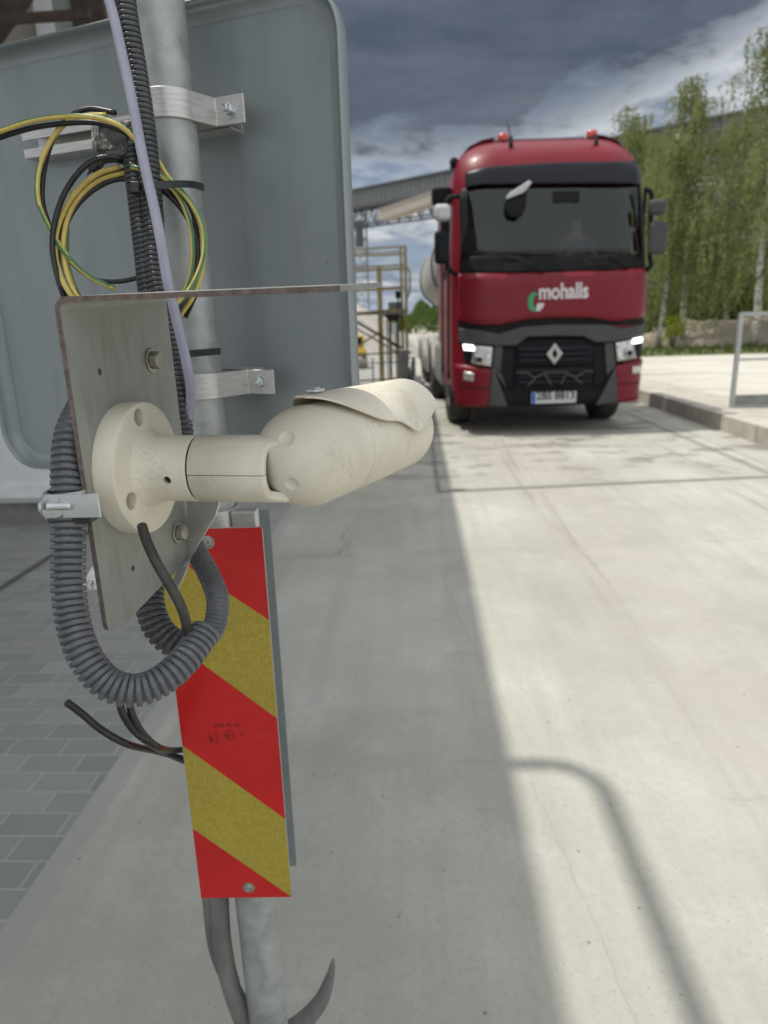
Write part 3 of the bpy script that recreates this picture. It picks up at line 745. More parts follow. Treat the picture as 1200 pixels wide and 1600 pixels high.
# bend and rain shade
wS = ft[0]; LS = .212
def shade_pt(a_, s_, th):   # s_ 0..1 around bend then along b
    return None
bendN = 8; rB = .010
vs = []; fs = []; mi = []
rows = []
for i in range(bendN+1):
    t = radians(90*i/bendN); rows.append((-TH/2+rB*(1-cos(t)) - 0.0, -rB+rB*sin(t), t))
secs = []
for a_ in [0, wS*.25, wS*.5, wS*.75, wS]:
    sec = []
    zt0 = a_*tilt
    for x_, z_, t in rows:
        nx, nz = -cos(t), sin(t)
        sec.append((x_+nx*TH/2, z_+nz*TH/2, x_-nx*TH/2, z_-nz*TH/2, zt0))
    secs.append(sec)
def addsweep(mb, rowsf, avals):
    """rowsf(a) -> list of (xo,zo,xi,zi) in b/z; sweeps a thick sheet along aa"""
    k0 = []; allv = []; n = None
    for a_ in avals:
        r_ = rowsf(a_); n = len(r_)
        for xo, zo, xi, zi in r_: allv.append(NA+aa*a_+bb*xo+ez*zo)
        for xo, zo, xi, zi in r_: allv.append(NA+aa*a_+bb*xi+ez*zi)
    fs = []; mm = []; A = len(avals)
    for i in range(A-1):
        for k_ in range(n-1):
            b0 = i*2*n; b1 = (i+1)*2*n
            fs.append((b0+k_, b1+k_, b1+k_+1, b0+k_+1)); mm.append(0)
            fs.append((b0+n+k_, b0+n+k_+1, b1+n+k_+1, b1+n+k_)); mm.append(0)
        fs.append((i*2*n+n-1, (i+1)*2*n+n-1, (i+1)*2*n+2*n-1, i*2*n+2*n-1)); mm.append(0)
    for b0 in (0, (A-1)*2*n):
        for k_ in range(n-1): fs.append((b0+k_, b0+k_+1, b0+n+k_+1, b0+n+k_)); mm.append(1)
    mb.add(allv, fs, mm)
def rowsf(a_):
    out = []
    for i in range(bendN+1):
        t = radians(90*i/bendN); cx, cz = -TH+rB, -rB*1.0+a_*tilt-.002
        out.append((cx-rB*cos(t), cz+rB*sin(t), cx-(rB-TH)*cos(t), cz+(rB-TH)*sin(t)))
    zt1 = a_*tilt-.002
    for f_ in (.25, .5, .75, 1.0): out.append((LS*f_, zt1, LS*f_, zt1-TH))
    return out
addsweep(mb, rowsf, [0, .04, .08, .12, wS])
plate = brb(mb, 'plate', [M['plate'], M['cut']], fix=True)
# folded gusset behind the far edge
g0 = P(296, 776, .70); gn = Vector((-.35, -.94, 0)).normalized()
gl = []
gx_ = gn.cross(ez).normalized()
for q in ((292, 770), (345, 774), (336, 806), (308, 852), (268, 942), (262, 930), (292, 850)):
    w_ = PLN(q[0], q[1], g0, gn); gl.append(((w_-g0).dot(gx_), w_.z-g0.z))
mb = MB(); mb.prism(gl, g0, gx_, ez, gn*-.003); brb(mb, 'gusset', M['alu'], fix=True)  # light reflected from the sunlit ground put into the colour as paler metal
mb = MB(); mb.box(P(152, 903, .74), (.022, .012, .030), (rt, fw, (up+rt*.5).normalized())); mb.lathe(P(146, 915, .735), (rt*-1), [(0, 0), (0, .007), (.006, .007), (.006, 0)], 6, 0, False); bevel(brb(mb, 'rear_lug', M['alu']), .002)
def hexbolt(px, py, r=.0088):
    a_, z_ = pl2(px, py); c = NA+aa*a_+ez*z_+bb*.0
    mb = MB(); mb.lathe(c, bb, [(0, 0), (0, r*1.35), (.0018, r*1.35), (.0018, r)], 30, 0, False)
    mb.lathe(c, bb, [(.0018, r), (.0082, r), (.0092, r*.86), (.0092, 0)], 6, 0, False)
    o = brb(mb, 'bolt', M['boltm'], fix=True); bevel(o, .0004, 1, 30)
hexbolt(236, 563, .0082); hexbolt(277, 832, .0082)

# ================================================================== SECURITY CAMERA
FCa, FCz = pl2(203, 731); FC = NA+aa*FCa+ez*FCz
camo = empty('security_camera', FC, 0, 'dusty ivory bullet security camera on a round wall flange and arm', 'security camera')
def cmb(mb, name, m, parent=None, fix=True):
    o = mb.build(name, m, fix=fix)
    if parent is None: o.location = -camo.location; o.parent = camo
    else: o.parent = parent
    return o
def cut(o, cutters):
    """real holes: boolean, then the cutters are thrown away"""
    cuts = []
    for mbc in cutters:
        c = mbc.build('cutter', [], fix=True); c.matrix_world = Matrix.Identity(4); cuts.append(c)
        md = o.modifiers.new('b', 'BOOLEAN'); md.object = c; md.operation = 'DIFFERENCE'; md.solver = 'EXACT'
    bpy.context.view_layer.update()
    dg = bpy.context.evaluated_depsgraph_get(); me = bpy.data.meshes.new_from_object(o.evaluated_get(dg))
    o.modifiers.clear(); o.data = me
    for c in cuts: bpy.data.objects.remove(c)
    return o
FR = .0575
mb = MB()
mb.lathe(FC, bb, [(.0002, 0), (.0002, FR), (.001, FR), (.0165, FR), (.0180, FR-.0006), (.0190, FR-.0022), (.0192, FR-.0035), (.0194, .0385), (.0205, .0345), (.0245, .0313), (.0285, .0295), (.036, .0288), (.046, .0286), (.0640, .0286), (.0650, .0280), (.0650, 0)], 72)
base = cmb(mb, 'base_flange', M['ivory'])
cutl = []
def fl_pt(px, py, off):
    q = PLN(px, py, FC+bb*off, bb); return q
for px, py in ((217, 652), (205, 783)):
    q = fl_pt(px, py, .0193); v_ = q-FC-bb*.0205
    mbc = MB(); mbc.lathe(q-bb*.016, bb, [(0, 0), (0, .0074), (.03, .0078), (.03, 0)], 28); cutl.append(mbc)
mbc = MB(); v_ = (PLN(274, 739, FC+bb*.05, Vector((0, 1, 0)))-(FC+bb*.0465)); 
hd = Vector((-aa.x*.97, -aa.y*.97, -.16)).normalized(); mbc.lathe(FC+bb*.0485+hd*.02, hd, [(0, 0), (0, .0036), (.02, .0036), (.02, 0)], 18); cutl.append(mbc)
cut(base, cutl)
es_ = base.modifiers.new('e', 'EDGE_SPLIT'); es_.split_angle = radians(24)
for px, py in ((217, 652), (205, 783)):
    q = fl_pt(px, py, .0193); mb = MB(); mb.lathe(q-bb*.0158, bb, [(0, 0), (0, .0072), (.002, .006), (.0022, 0)], 20); sc_ = cmb(mb, 'screw', M['hole'])  # near-black disc paints in the shade at the hole bottom
mb = MB(); mb.lathe(FC+bb*.0485+hd*.0205, hd, [(0, 0), (0, .0034), (.004, .0034), (.004, 0)], 12); cmb(mb, 'screw', M['hole'])
# arm with a split sleeve
mb = MB(); mb.lathe(FC, bb, [(.060, 0), (.060, .0272), (.128, .0272), (.128, 0)], 40); cmb(mb, 'arm_core', M['hole'])
AR = .0287; L0 = .0662; L1 = .1355
for hs, nm in ((1, 'arm_sleeve'), (-1, 'arm_sleeve')):
    n = 40; vs = []; fs = []
    q1 = aa; q2 = ez
    prof_n = 7
    for i in range(n+1):
        th = pi*i/n*.994+pi*.003
        dirv = q1*cos(th)+q2*sin(th)*hs
        pr = exp(-((th-pi/2)/.60)**8)       # prongs reach out at top and bottom
        Le = L1-.002+.0125*pr
        for s_, r_ in ((L0+.0008, AR-.0008), (L0, AR-.0016), (L0+.001, AR), (Le-.004, AR), (Le-.001, AR-.0008), (Le, AR-.0025), (Le-.001, AR-.008)):
            vs.append(FC+bb*s_+dirv*r_)
    for i in range(n):
        for k_ in range(1, prof_n-1): fs.append((i*prof_n+k_, (i+1)*prof_n+k_, (i+1)*prof_n+k_+1, i*prof_n+k_+1))
    mb = MB(); mb.add(vs, fs, 0, True); cmb(mb, nm, M['ivory'])
# body
B0 = P(469, 716, .590); cc = Vector((sin(radians(24)), cos(radians(24)), -.012)).normalized(); BR = .0443
mb = MB()
mb.lathe(B0, cc, [(-.0350, 0), (-.0345, .009), (-.0325, .0165), (-.0290, .0235), (-.0238, .0300), (-.0170, .0355), (-.0085, .0400), (.001, .0430), (.010, .0447), (.019, BR), (.0540, BR), (.0546, BR-.0010), (.0556, BR-.0010), (.0562, BR), (.128, BR), (.1286, BR-.0010), (.1296, BR-.0010), (.1302, BR-.0002), (.192, BR-.001), (.199, BR-.0025), (.203, BR-.006), (.203, BR-.009), (.194, BR-.010), (.194, 0)], 96)
body_o = cmb(mb, 'body', M['ivory'])
def sph_hit(px, py, c, R):
    v = ray(px, py); L_ = c-CP; b_ = v.dot(L_)/v.dot(v); d2 = (L_-v*b_).length; return CP+v*(b_-sqrt(max(0, R*R-d2*d2))/v.length)
sc_c = B0+cc*.008; cl_ = []
for px, py, rr_ in ((447, 684, .0110), (455, 757, .0095)):
    h_ = sph_hit(px, py, sc_c, .0445); nn_ = (h_-sc_c).normalized(); mbc = MB(); mbc.lathe(h_+nn_*(rr_*.62), nn_, [(rr_*sin(radians(t_)), max(0, rr_*cos(radians(t_)))) for t_ in range(-90, 91, 15)], 24); cl_.append(mbc)
cut(body_o, cl_)
es_ = body_o.modifiers.new('e', 'EDGE_SPLIT'); es_.split_angle = radians(28)
mb = MB(); mb.lathe(B0, cc, [(.195, 0), (.195, BR-.0105), (.1975, BR-.0105), (.1975, 0)], 48); cmb(mb, 'front_window', M['tvisor'])
# round recesses that let the arm prongs swing
for px, py, rr_ in ((452, 683, .0105), (456, 754, .0085)):
    pass
# sun shield
rightv = cc.cross(ez).normalized(); upv_ = rightv.cross(cc).normalized()
keys = [(-.004, 4, 0), (.008, 16, 0), (.020, 30, 0), (.038, 44, 0), (.058, 56, 0), (.075, 62, 0), (.098, 65, 0), (.112, 72, 0), (.124, 80, 0), (.134, 84, 0), (.145, 82, 0), (.165, 74, 0), (.200, 59, 0)]
def wang(s_):
    for (s0, w0, _), (s1, w1, _) in zip(keys, keys[1:]):
        if s_ <= s1: t = max(0, min(1, (s_-s0)/(s1-s0)));  return w0+(w1-w0)*t
    return keys[-1][1]
SN = 70; SA = 36; vs = []; fs = []
wtab = [sum(wang(-.004+.204*max(0, min(SN, i+d_))/SN) for d_ in (-3, -2, -1, 0, 1, 2, 3))/7 for i in range(SN+1)]
for i in range(SN+1):
    s_ = .006+.200*i/SN; w_ = wtab[i]; 
    for k_ in range(SA+1):
        ph = radians(-w_+2*w_*k_/SA)
        fx = s_ + (.012*cos(ph)**2 if i == SN else 0)
        R_ = .0480 + .0030*max(0, cos(ph))**2
        vs.append(B0+cc*(s_+.004*(i/SN)**6*cos(ph)**2)+(rightv*sin(ph)+upv_*cos(ph))*R_)
for i in range(SN):
    for k_ in range(SA): fs.append((i*(SA+1)+k_, i*(SA+1)+k_+1, (i+1)*(SA+1)+k_+1, (i+1)*(SA+1)+k_))
mb = MB(); mb.add(vs, fs, 0, True); shd = cmb(mb, 'sun_shield', M['ivory'])
so_ = shd.modifiers.new('s', 'SOLIDIFY'); so_.thickness = .0022; so_.offset = 1
bv = shd.modifiers.new('b', 'BEVEL'); bv.width = .0008; bv.segments = 2; bv.limit_method = 'ANGLE'; bv.angle_limit = radians(50)
# small clip on the shield's back edge
mb = MB(); c_ = B0+cc*.030+upv_*.0556; mb.box(c_, (.010, .016, .003), (rightv, cc, upv_)); mb.box(c_+upv_*.002, (.007, .006, .002), (rightv, cc, upv_)); bevel(cmb(mb, 'clip', M['zinc']), .0006)
# trunnion discs where arm grips the body
for sg, px, py in ((1, 0, 0), (-1, 0, 0)):
    c_ = B0-cc*.012+ez*sg*.0245
    mb = MB(); ax_ = (Vector((-cc.x, -cc.y, 0))*.55+ez*sg*.35-aa*.5).normalized()
# neck ball between arm end and body
mb = MB(); bc_ = FC+bb*.1300+aa*.003
mb.lathe(bc_, bb, [(.0120*sin(radians(t_)), .0120*cos(radians(t_))) for t_ in range(-90, 91, 9)], 40); cmb(mb, 'neck_joint', M['ivory'])

# camera lead
cable_pts = [(222, 822, .565), (229, 845, .555), (244, 878, .552), (264, 912, .553), (281, 943, .556), (291, 973, .562), (291, 1000, .575), (286, 1022, .59)]
tag(cable('camera_cable', [P(*q) for q in cable_pts], .0042, M['blackdust'], 14), 'dusty black cable from the security camera flange into the end of the fat conduit', 'cable')

# ================================================================== CONDUITS
pts = [(150, 600, .585), (128, 640, .57), (111, 680, .553), (106, 730, .545), (106, 780, .542), (107, 850, .54), (107, 910, .538), (113, 965, .535), (130, 1020, .53), (165, 1066, .53), (212, 1079, .535), (258, 1060, .545), (293, 1026, .56), (322, 985, .58)]
tag(corrugated('corrugated_conduit', [P(*q) for q in pts], .0130, .0056, M['conduit'], .24, groove=.30), 'fat grey corrugated conduit making the big U loop below the camera bracket', 'conduit')
pts = [(280, 790, .76), (302, 850, .745), (331, 908, .70), (341, 945, .665), (332, 985, .66), (306, 1012, .665), (285, 1030, .69)]
tag(corrugated('corrugated_conduit', [P(*q) for q in pts], .0112, .0030, M['conduit'], .10, n=24), 'thinner finely ribbed grey conduit curving in front of the striped board', 'conduit')
pts = [(262, 830, .76), (240, 880, .73), (233, 930, .71), (243, 975, .70), (268, 1003, .70), (300, 1010, .71)]
tag(corrugated('corrugated_conduit', [P(*q) for q in pts], .0150, .0064, M['conduit_dk'], .20, groove=.28), 'short dark corrugated conduit hanging just behind the lower tip of the bracket plate', 'conduit')
pts = [(191, -30, .765), (201, 40, .77), (213, 110, .775), (225, 190, .78), (234, 270, .785), (240, 350, .79), (244, 430, .79), (258, 500, .79), (272, 570, .79), (282, 640, .79), (288, 700, .80)]
tag(corrugated('corrugated_conduit', [P(*q) for q in pts], .0122, .0058, M['conduit_dk'], .20, groove=.28), 'dark corrugated conduit running down the post from the top of the picture', 'conduit')
pts = [(206, 228, .80), (212, 280, .80), (219, 340, .80), (226, 400, .80), (232, 460, .80), (245, 540, .80)]
tag(corrugated('corrugated_conduit', [P(*q) for q in pts], .0120, .0058, M['conduit_dk'], .20, groove=.28), 'second corrugated conduit starting at the black tape, behind the lilac cable', 'conduit')
pts = [(160, -30, .745), (176, 20, .745), (193, 95, .745), (209, 170, .745), (224, 250, .745), (240, 320, .745), (252, 380, .745), (262, 440, .75), (276, 500, .76), (290, 560, .77), (298, 610, .78), (294, 650, .79), (280, 700, .80)]
tag(cable('flat_cable', [P(*q) for q in pts], .0056, M['lilac'], 14), 'smooth lilac grey cable running down in front of the dark conduit on the post', 'cable')

# conduit clamp (zinc band with screw) on the fat conduit
cc_c = P(106, 783, .542); clp = empty('conduit_clamp', cc_c, 0, 'shiny zinc pipe clamp with a screw holding the fat conduit to the bracket', 'pipe clamp')
def clb(mb, name, m): o = mb.build(name, m, fix=True); o.location = -clp.location; o.parent = clp; return o
mb = MB(); mb.lathe(cc_c, ez, [(-.0095, .0140), (-.0095, .0158), (.0095, .0158), (.0095, .0140), (-.0095, .0140)], 44)
cx_ = Vector((1, 0, 0)); cy_ = Vector((0, 1, 0))
mb.box(cc_c+Vector((.018, -.0155, 0)), (.030, .0022, .019)); mb.box(cc_c+Vector((-.005, -.0155, 0)), (.013, .0022, .019))
mb.box(cc_c+Vector((-.0110, -.012, 0)), (.002, .009, .0205)); bevel(clb(mb, 'band', M['zinc']), .0006)
mb = MB(); pth = []; rr = []
for i in range(60): pth.append(cc_c+Vector((-.006+i*.00030, -.0185, .0008))); rr.append(.0031 if i % 4 < 2 else .0025)
mb.tube(pth, rr, 12); clb(mb, 'threaded_stud', M['zinc'])
mb = MB(); mb.lathe(cc_c+Vector((-.0095, -.0165, .0005)), cx_, [(0, 0), (0, .0088), (.0016, .0088), (.0016, 0)], 24, 0, False); mb.lathe(cc_c+Vector((-.0125, -.0165, .0005)), cx_, [(0, 0), (.0003, .0062), (.003, .0062), (.003, 0)], 6, 0, False); clb(mb, 'nut', M['zinc'])
mb = MB(); mb.lathe(cc_c-ez*.0125, ez, [(-.003, .0136), (-.003, .0162), (.003, .0162), (.003, .0136)], 36); mb.box(cc_c+Vector((.014, -.008, -.0125)), (.018, .012, .004)); clb(mb, 'rubber_strip', M['black'])

# ================================================================== WIRES
def wire(name, pts, R, mats, label, tw=None, grp=None):
    o = cable(name, [P(*q) for q in pts], R, mats, 10, tw); tag(o, label, 'wire', grp); return o
YG = [M['yel'], M['grn']]
def loop(cx, cy, rx, ry, a0, a1, d0, d1, n=14, wob=0.0, ph=0):
    out = []
    for i in range(n+1):
        a = radians(a0+(a1-a0)*i/n); out.append((cx+rx*cos(a)+wob*sin(3*a+ph), cy+ry*sin(a)+wob*cos(2*a+ph), d0+(d1-d0)*i/n))
    return out
R_ = .0030
wire('earth_wire', [(-40, 220, .80), (0, 205, .79), (50, 189, .78), (100, 182, .77), (150, 184, .765), (190, 198, .765), (215, 222, .775), (240, 240, .79), (262, 275, .795), (285, 300, .80), (305, 330, .80), (316, 365, .80), (317, 415, .80), (303, 460, .81), (280, 495, .82)], R_, YG, 'yellow green earth wire arching in from the left edge and over the post', .004)
wire('black_wire', [(-40, 232, .81), (0, 215, .80), (50, 200, .79), (100, 193, .78), (150, 192, .775), (195, 207, .775), (225, 235, .79), (250, 275, .80), (275, 310, .81), (298, 350, .81), (310, 400, .81), (308, 450, .81), (290, 495, .83)], R_, M['black'], 'black wire arching in from the left edge just under the yellow one')
wire('earth_wire', [(165, 180, .78), (130, 182, .79), (100, 195, .79), (75, 228, .79), (60, 270, .79), (60, 315, .79), (76, 355, .79), (105, 400, .80), (140, 432, .81), (180, 452, .82)], R_, YG, 'yellow green wire of the small outer loop left of the coil', .012)
wire('black_wire', [(180, 176, .78), (140, 170, .79), (110, 182, .79), (84, 215, .80), (70, 260, .80), (66, 310, .80), (76, 350, .80), (84, 368, .80)], R_, M['black'], 'black wire of the small outer loop left of the coil')
main = [('earth_wire', YG, 'yellow green wire, outermost turn of the coil round the post', 203, 385, 114, 126, .787, 2), ('earth_wire', YG, 'yellow green wire, inner turn of the coil hanging on the post', 200, 388, 104, 118, .793, 5),
        ('black_wire', M['black'], 'black wire, inner turn of the coil hanging on the post', 203, 392, 104, 112, .797, 1), ('black_wire', M['black'], 'black wire, outer turn of the coil hanging on the post', 199, 392, 112, 128, .803, 4)]
for i, (nm, mm, lb, cx, cy, rx, ry, dd, ph) in enumerate(main):
    pts = loop(cx, cy, rx, ry, -88+6*i, 262+6*i, dd, dd+.012, 18, 3.0, ph)
    wire(nm, pts, R_, mm, lb, .004 if mm is YG else None)
wire('earth_wire', [(112, 300, .80), (106, 335, .805), (104, 385, .81), (107, 420, .81), (118, 452, .82), (130, 480, .83)], R_*.95, YG, 'short piece of yellow wire dropping behind the left of the coil', .01)
wire('black_wire', [(190, 247, .785), (160, 246, .78), (130, 262, .78), (102, 300, .785), (86, 345, .79), (82, 390, .79), (92, 440, .795), (110, 490, .81)], R_*1.1, M['black'], 'thicker black wire coming out of the taped joint and dropping left of the coil')
wire('black_wire', [(100, 395, .82), (120, 418, .82), (150, 437, .82), (185, 440, .82), (215, 434, .82), (240, 425, .82)], R_*.9, M['black'], 'black wire crossing behind the bottom of the coil')
# taped joint
def blob(c, size, ax, seed, amp=.18, n=(10, 8)):
    rnd = random.Random(seed); mb = MB(); nu, nv = 22, 12; vs = []; fs = []
    ph = [rnd.uniform(0, 6) for _ in range(6)]
    for i in range(nv+1):
        t = -pi/2+pi*i/nv
        for k_ in range(nu):
            a = 2*pi*k_/nu; sx = math.copysign(abs(cos(a))**.5, cos(a)); sy = math.copysign(abs(sin(a))**.5, sin(a)); ct = abs(cos(t))**.35; st = math.copysign(abs(sin(t))**.6, sin(t))
            w_ = 1+amp*(sin(3*a+ph[0]+2*t)*.5+rnd.uniform(-.4, .4))
            vs.append(Vector(c)+ax[0]*sx*ct*size[0]*w_+ax[1]*sy*ct*size[1]*w_+ax[2]*st*size[2]*w_)
    for i in range(nv):
        for k_ in range(nu): fs.append((i*nu+k_, i*nu+(k_+1) % nu, (i+1)*nu+(k_+1) % nu, (i+1)*nu+k_))
    mb.add(vs, fs, 0, False); return mb
tj = empty('taped_joint', P(180, 220, .79), 0, 'crumpled lump of black tape round the wire joint beside the post', 'tape wrap')
mb = blob(P(183, 222, .80), (.026, .014, .021), (rt, fw, up), 3, .22); o = mb.build('tape', M['tape'], fix=True); o.location = -tj.location; o.parent = tj
mb = blob(P(154, 212, .795), (.0045, .010, .019), ((rt+up*-.15).normalized(), fw, up), 5, .3); o = mb.build('foil', M['tin'], fix=True); o.location = -tj.location; o.parent = tj
mb = blob(P(152, 256, .80), (.008, .004, .010), ((rt+up*.4).normalized(), fw, (up+rt*.6).normalized()), 8, .4); o = mb.build('tape_end', M['tape'], fix=True); o.location = -tj.location; o.parent = tj
mb = blob(P(205, 293, .775), (.014, .012, .011), (rt, fw, up), 9, .15); 
# ties
def tie(pts, hp_, label, w=.0024):
    e = empty('cable_tie', P(*hp_), 0, label, 'cable tie')
    mb = MB(); path = spline([P(*q) for q in pts]+[P(*pts[0])], .004); vs = []; fs = []
    hh = .0042
    ctr = sum(path, Vector())/len(path)
    for p_ in path:
        o_ = (p_-ctr).normalized(); vs += [p_+up*hh, p_+up*hh+o_*.0016, p_-up*hh+o_*.0016, p_-up*hh]
    n = len(path)
    for i in range(n-1):
        for k_ in range(4): fs.append((4*i+k_, 4*i+(k_+1) % 4, 4*i+4+(k_+1) % 4, 4*i+4+k_))
    mb.add(vs, fs); o = mb.build('strap', M['black'], fix=True); o.location = -e.location; o.parent = e
    mb = MB(); mb.box(P(*hp_), (.010, .008, .012), (rt, fw, up)); o = mb.build('head', M['black']); bevel(o, .001); o.location = -e.location; o.parent = e
tie([(200, 296, .772), (225, 291, .758), (262, 288, .768), (298, 288, .795), (317, 293, .84), (300, 290, .90), (255, 290, .89), (215, 293, .83)], (212, 294, .757), 'black cable tie round the post at the top of the wire coil')
tie([(268, 556, .80), (285, 554, .785), (315, 551, .82), (343, 549, .865), (330, 550, .93), (290, 552, .92), (266, 556, .86)], (270, 557, .785), 'black cable tie round the post behind the right edge of the bracket plate')

# ================================================================== STRIPED BOARD
BY = .858; bnrm = Vector((.03, -1, 0)).normalized(); BO = AY(380, 1100, BY); bex = Vector((-bnrm.y, bnrm.x, 0)); 
def bp(px, py): q = PLN(px, py, BO, bnrm); return ((q-BO).dot(bex), q.z)
bc = [bp(243, 826), bp(413, 824), bp(453, 1399), bp(314, 1406)]
print('BOARD', bc)
bx0 = (bc[0][0]+bc[3][0])/2; bx1 = (bc[1][0]+bc[2][0])/2; bz1 = (bc[0][1]+bc[1][1])/2; bz0 = (bc[2][1]+bc[3][1])/2
bd = empty('striped_marker_board', Vector((BO.x, BO.y, bz0)), 0, 'red and yellow diagonally striped reflective board screwed low on the post', 'marker board')
BO0 = Vector((BO.x, BO.y, 0))
def bdb(mb, name, m): o = mb.build(name, m, fix=True); o.location = -bd.location; o.parent = bd; return o
mb = MB(); mb.prism(rrect(bx0, bx1, bz0, bz1, .004, 4), BO0, bex, ez, -bnrm*.0022); bdb(mb, 'backing_plate', M['alu'])
# stripe boundaries measured from the picture (left edge z , right edge z)
def zr(px, py): return bp(px, py)[1]
bnd = [(None, None)]
lines = [((286, 880), (420, 968)), ((272, 1005), (432, 1121)), ((283, 1163), (443, 1277)), ((299, 1293), (452, 1398))]
li = []
for (xa, ya), (xb, yb) in lines:
    a_ = bp(xa, ya); b_ = bp(xb, yb); sl_ = (b_[1]-a_[1])/(b_[0]-a_[0]); li.append((a_[1]+sl_*(bx0-a_[0]), a_[1]+sl_*(bx1-a_[0])))
e_ = .0006
def clipz(z): return max(bz0+e_, min(bz1-e_, z))
def stripe(top, bot, m, name='stripe'):
    # polygon between two slanted lines inside the board rectangle
    x0, x1 = bx0+e_, bx1-e_; N_ = 24; upper = []; lower = []
    for i in range(N_+1):
        x = x0+(x1-x0)*i/N_; t = i/N_
        zt1 = clipz(top[0]+(top[1]-top[0])*t) if top else bz1-e_; zb1 = clipz(bot[0]+(bot[1]-bot[0])*t) if bot else bz0+e_
        upper.append((x, zt1)); lower.append((x, zb1))
    vs = [BO0+bex*p[0]+ez*p[1]+bnrm*.0006 for p in upper+lower]; n = N_+1; fs = []
    for i in range(N_):
        if upper[i][1]-lower[i][1] > 1e-6 or upper[i+1][1]-lower[i+1][1] > 1e-6: fs.append((n+i, n+i+1, i+1, i))
    mbs.add(vs, fs, m)
mbs = MB(); stripe(None, li[0], 0); stripe(li[0], li[1], 1); stripe(li[1], li[2], 0); stripe(li[2], li[3], 1); stripe(li[3], None, 0)
o = bdb(mbs, 'striped_sheet', [M['bred'], M['byel']])
for px, py in ((325, 847), (389, 1386)):
    a_, z_ = bp(px, py); c_ = BO0+bex*a_+ez*z_+bnrm*.0006
    mb = MB(); mb.lathe(c_, bnrm, [(0, 0), (0, .0092), (.0012, .0092), (.0016, .0060)], 28, 0, False); mb.lathe(c_, bnrm, [(.0014, .0060), (.0028, .0056), (.0036, .0038), (.0036, .0020), (.0015, .0016), (.0015, 0)], 24); bdb(mb, 'screw', M['boltm'])
# printed approval marks
def mark(name, s, px, py, size, rot=0, sx=1.0):
    a_, z_ = bp(px, py); o3 = BO0+bex*a_+ez*z_+bnrm*.0009
    X_ = bex*cos(rot)+ez*sin(rot); Y_ = -bex*sin(rot)+ez*cos(rot)
    mw = Matrix((X_, Y_, X_.cross(Y_))).transposed().to_4x4(); mw.translation = o3
    o = text_mesh(name, s, size, M['ink'], mw, None, .0001, sx); o.location = -bd.location; o.parent = bd
mark('print', 'ECE 70  01', 335.5, 1137, .0078, 0, 1.05)
mark('print', 'A-11174', 343, 1162, .0055, radians(90)); mark('print', 'TMV', 336.5, 1160, .0085, radians(94), .8); mark('print', 'E1', 354.5, 1153, .0085); mark('print', '54', 375, 1144, .0050, radians(-90))
a_, z_ = bp(359, 1148); c_ = BO0+bex*a_+ez*z_+bnrm*.0008
mb = MB(); mb.lathe(c_, bnrm, [(0, .0064), (.0002, .0064), (.0002, .0073), (0, .0073)], 30, 0, False); bdb(mb, 'print', M['ink'])
# second board, back to back behind the post
BY2 = .985; BO2 = AY(420, 1100, BY2); n2_ = Vector((.05, -1, 0)).normalized(); e2 = Vector((-n2_.y, n2_.x, 0))
def bq(px, py): q = PLN(px, py, BO2, n2_); return ((q-BO2).dot(e2), q.z)
t2 = bq(409, 797); b2 = bq(463, 1353)
mb = MB(); mb.prism(rrect((t2[0]+b2[0])/2-.135, (t2[0]+b2[0])/2+.006, b2[1], t2[1], .004, 4), Vector((BO2.x, BO2.y, 0)), e2, ez, -n2_*.003)
tag(mb.build('rear_marker_board', M['signback'], fix=True), 'plain grey back of a second board standing behind the striped one', 'marker board')
# small clamp blocks between board and post
for py, nm in ((808, 'board_clamp'),):
    z_ = ztopix(0, py); p_ = pole(z_); e = None
    mb = MB(); mb.lathe(p_-dirp*.0-ez*.016, ez, [(0, PR+.0005), (0, PR+.004), (.032, PR+.004), (.032, PR+.0005)], 40)
    for s_ in (-1, 1): mb.box(p_+Vector((s_*(PR+.017), -.012, 0)), (.034, .022, .028))
    o = mb.build(nm, M['alu'], fix=True); bevel(o, .001)
    tag(o, 'aluminium clamp on the post just above the top of the striped board' if py < 900 else 'aluminium clamp hidden behind the bottom screw of the striped board', 'clamp')

# black leads hanging left of the board
for pts, lb in (([(104, 1097, .80), (128, 1115, .81), (158, 1140, .82), (200, 1163, .84), (245, 1174, .96), (300, 1189, 1.08)], 'black cable with a cut end pointing left below the conduit loop'),
                ([(186, 1080, .80), (190, 1110, .80), (208, 1140, .82), (235, 1162, .85), (262, 1178, 1.0), (300, 1194, 1.08)], 'black cable hanging behind the U loop, left one of two close together'),
                ([(202, 1080, .81), (205, 1112, .81), (222, 1145, .83), (248, 1168, .86), (272, 1172, 1.0), (302, 1170, 1.07)], 'black cable hanging behind the U loop, right one of two close together')):
    tag(cable('hanging_cable', [P(*q) for q in pts], .0044, M['black'], 12), lb, 'cable')

# conduits at the foot of the post
def gp(px, py, d): return P(px, py, d)
tag(corrugated('corrugated_conduit', [P(*q) for q in ((338, 1330, 1.08), (343, 1410, 1.105), (347, 1470, 1.12), (358, 1530, 1.14), (378, 1590, 1.165), (405, 1650, 1.19), (440, 1740, 1.22))], .0150, .0026, M['conduit_worn'], .07), 'smooth worn grey conduit running down left of the foot of the post', 'conduit')
tag(corrugated('corrugated_conduit', [P(*q) for q in ((324, 1340, 1.10), (329, 1410, 1.125), (338, 1480, 1.15), (362, 1540, 1.175), (395, 1600, 1.20), (430, 1680, 1.24))], .0130, .0052, M['conduit_worn'], .16), 'ribbed conduit half hidden behind the smooth one at the foot of the post', 'conduit')
g_ = [(370, 1660, 1.30), (430, 1622, 1.29), (470, 1598, 1.28), (500, 1566, 1.27), (515, 1528, 1.265), (521, 1500, 1.26)]
path = spline([P(*q) for q in g_], .005); n_ = len(path)
rr = [.0165*(1-max(0, (i/n_-.55)/.45)**1.6*.85) for i in range(n_)]
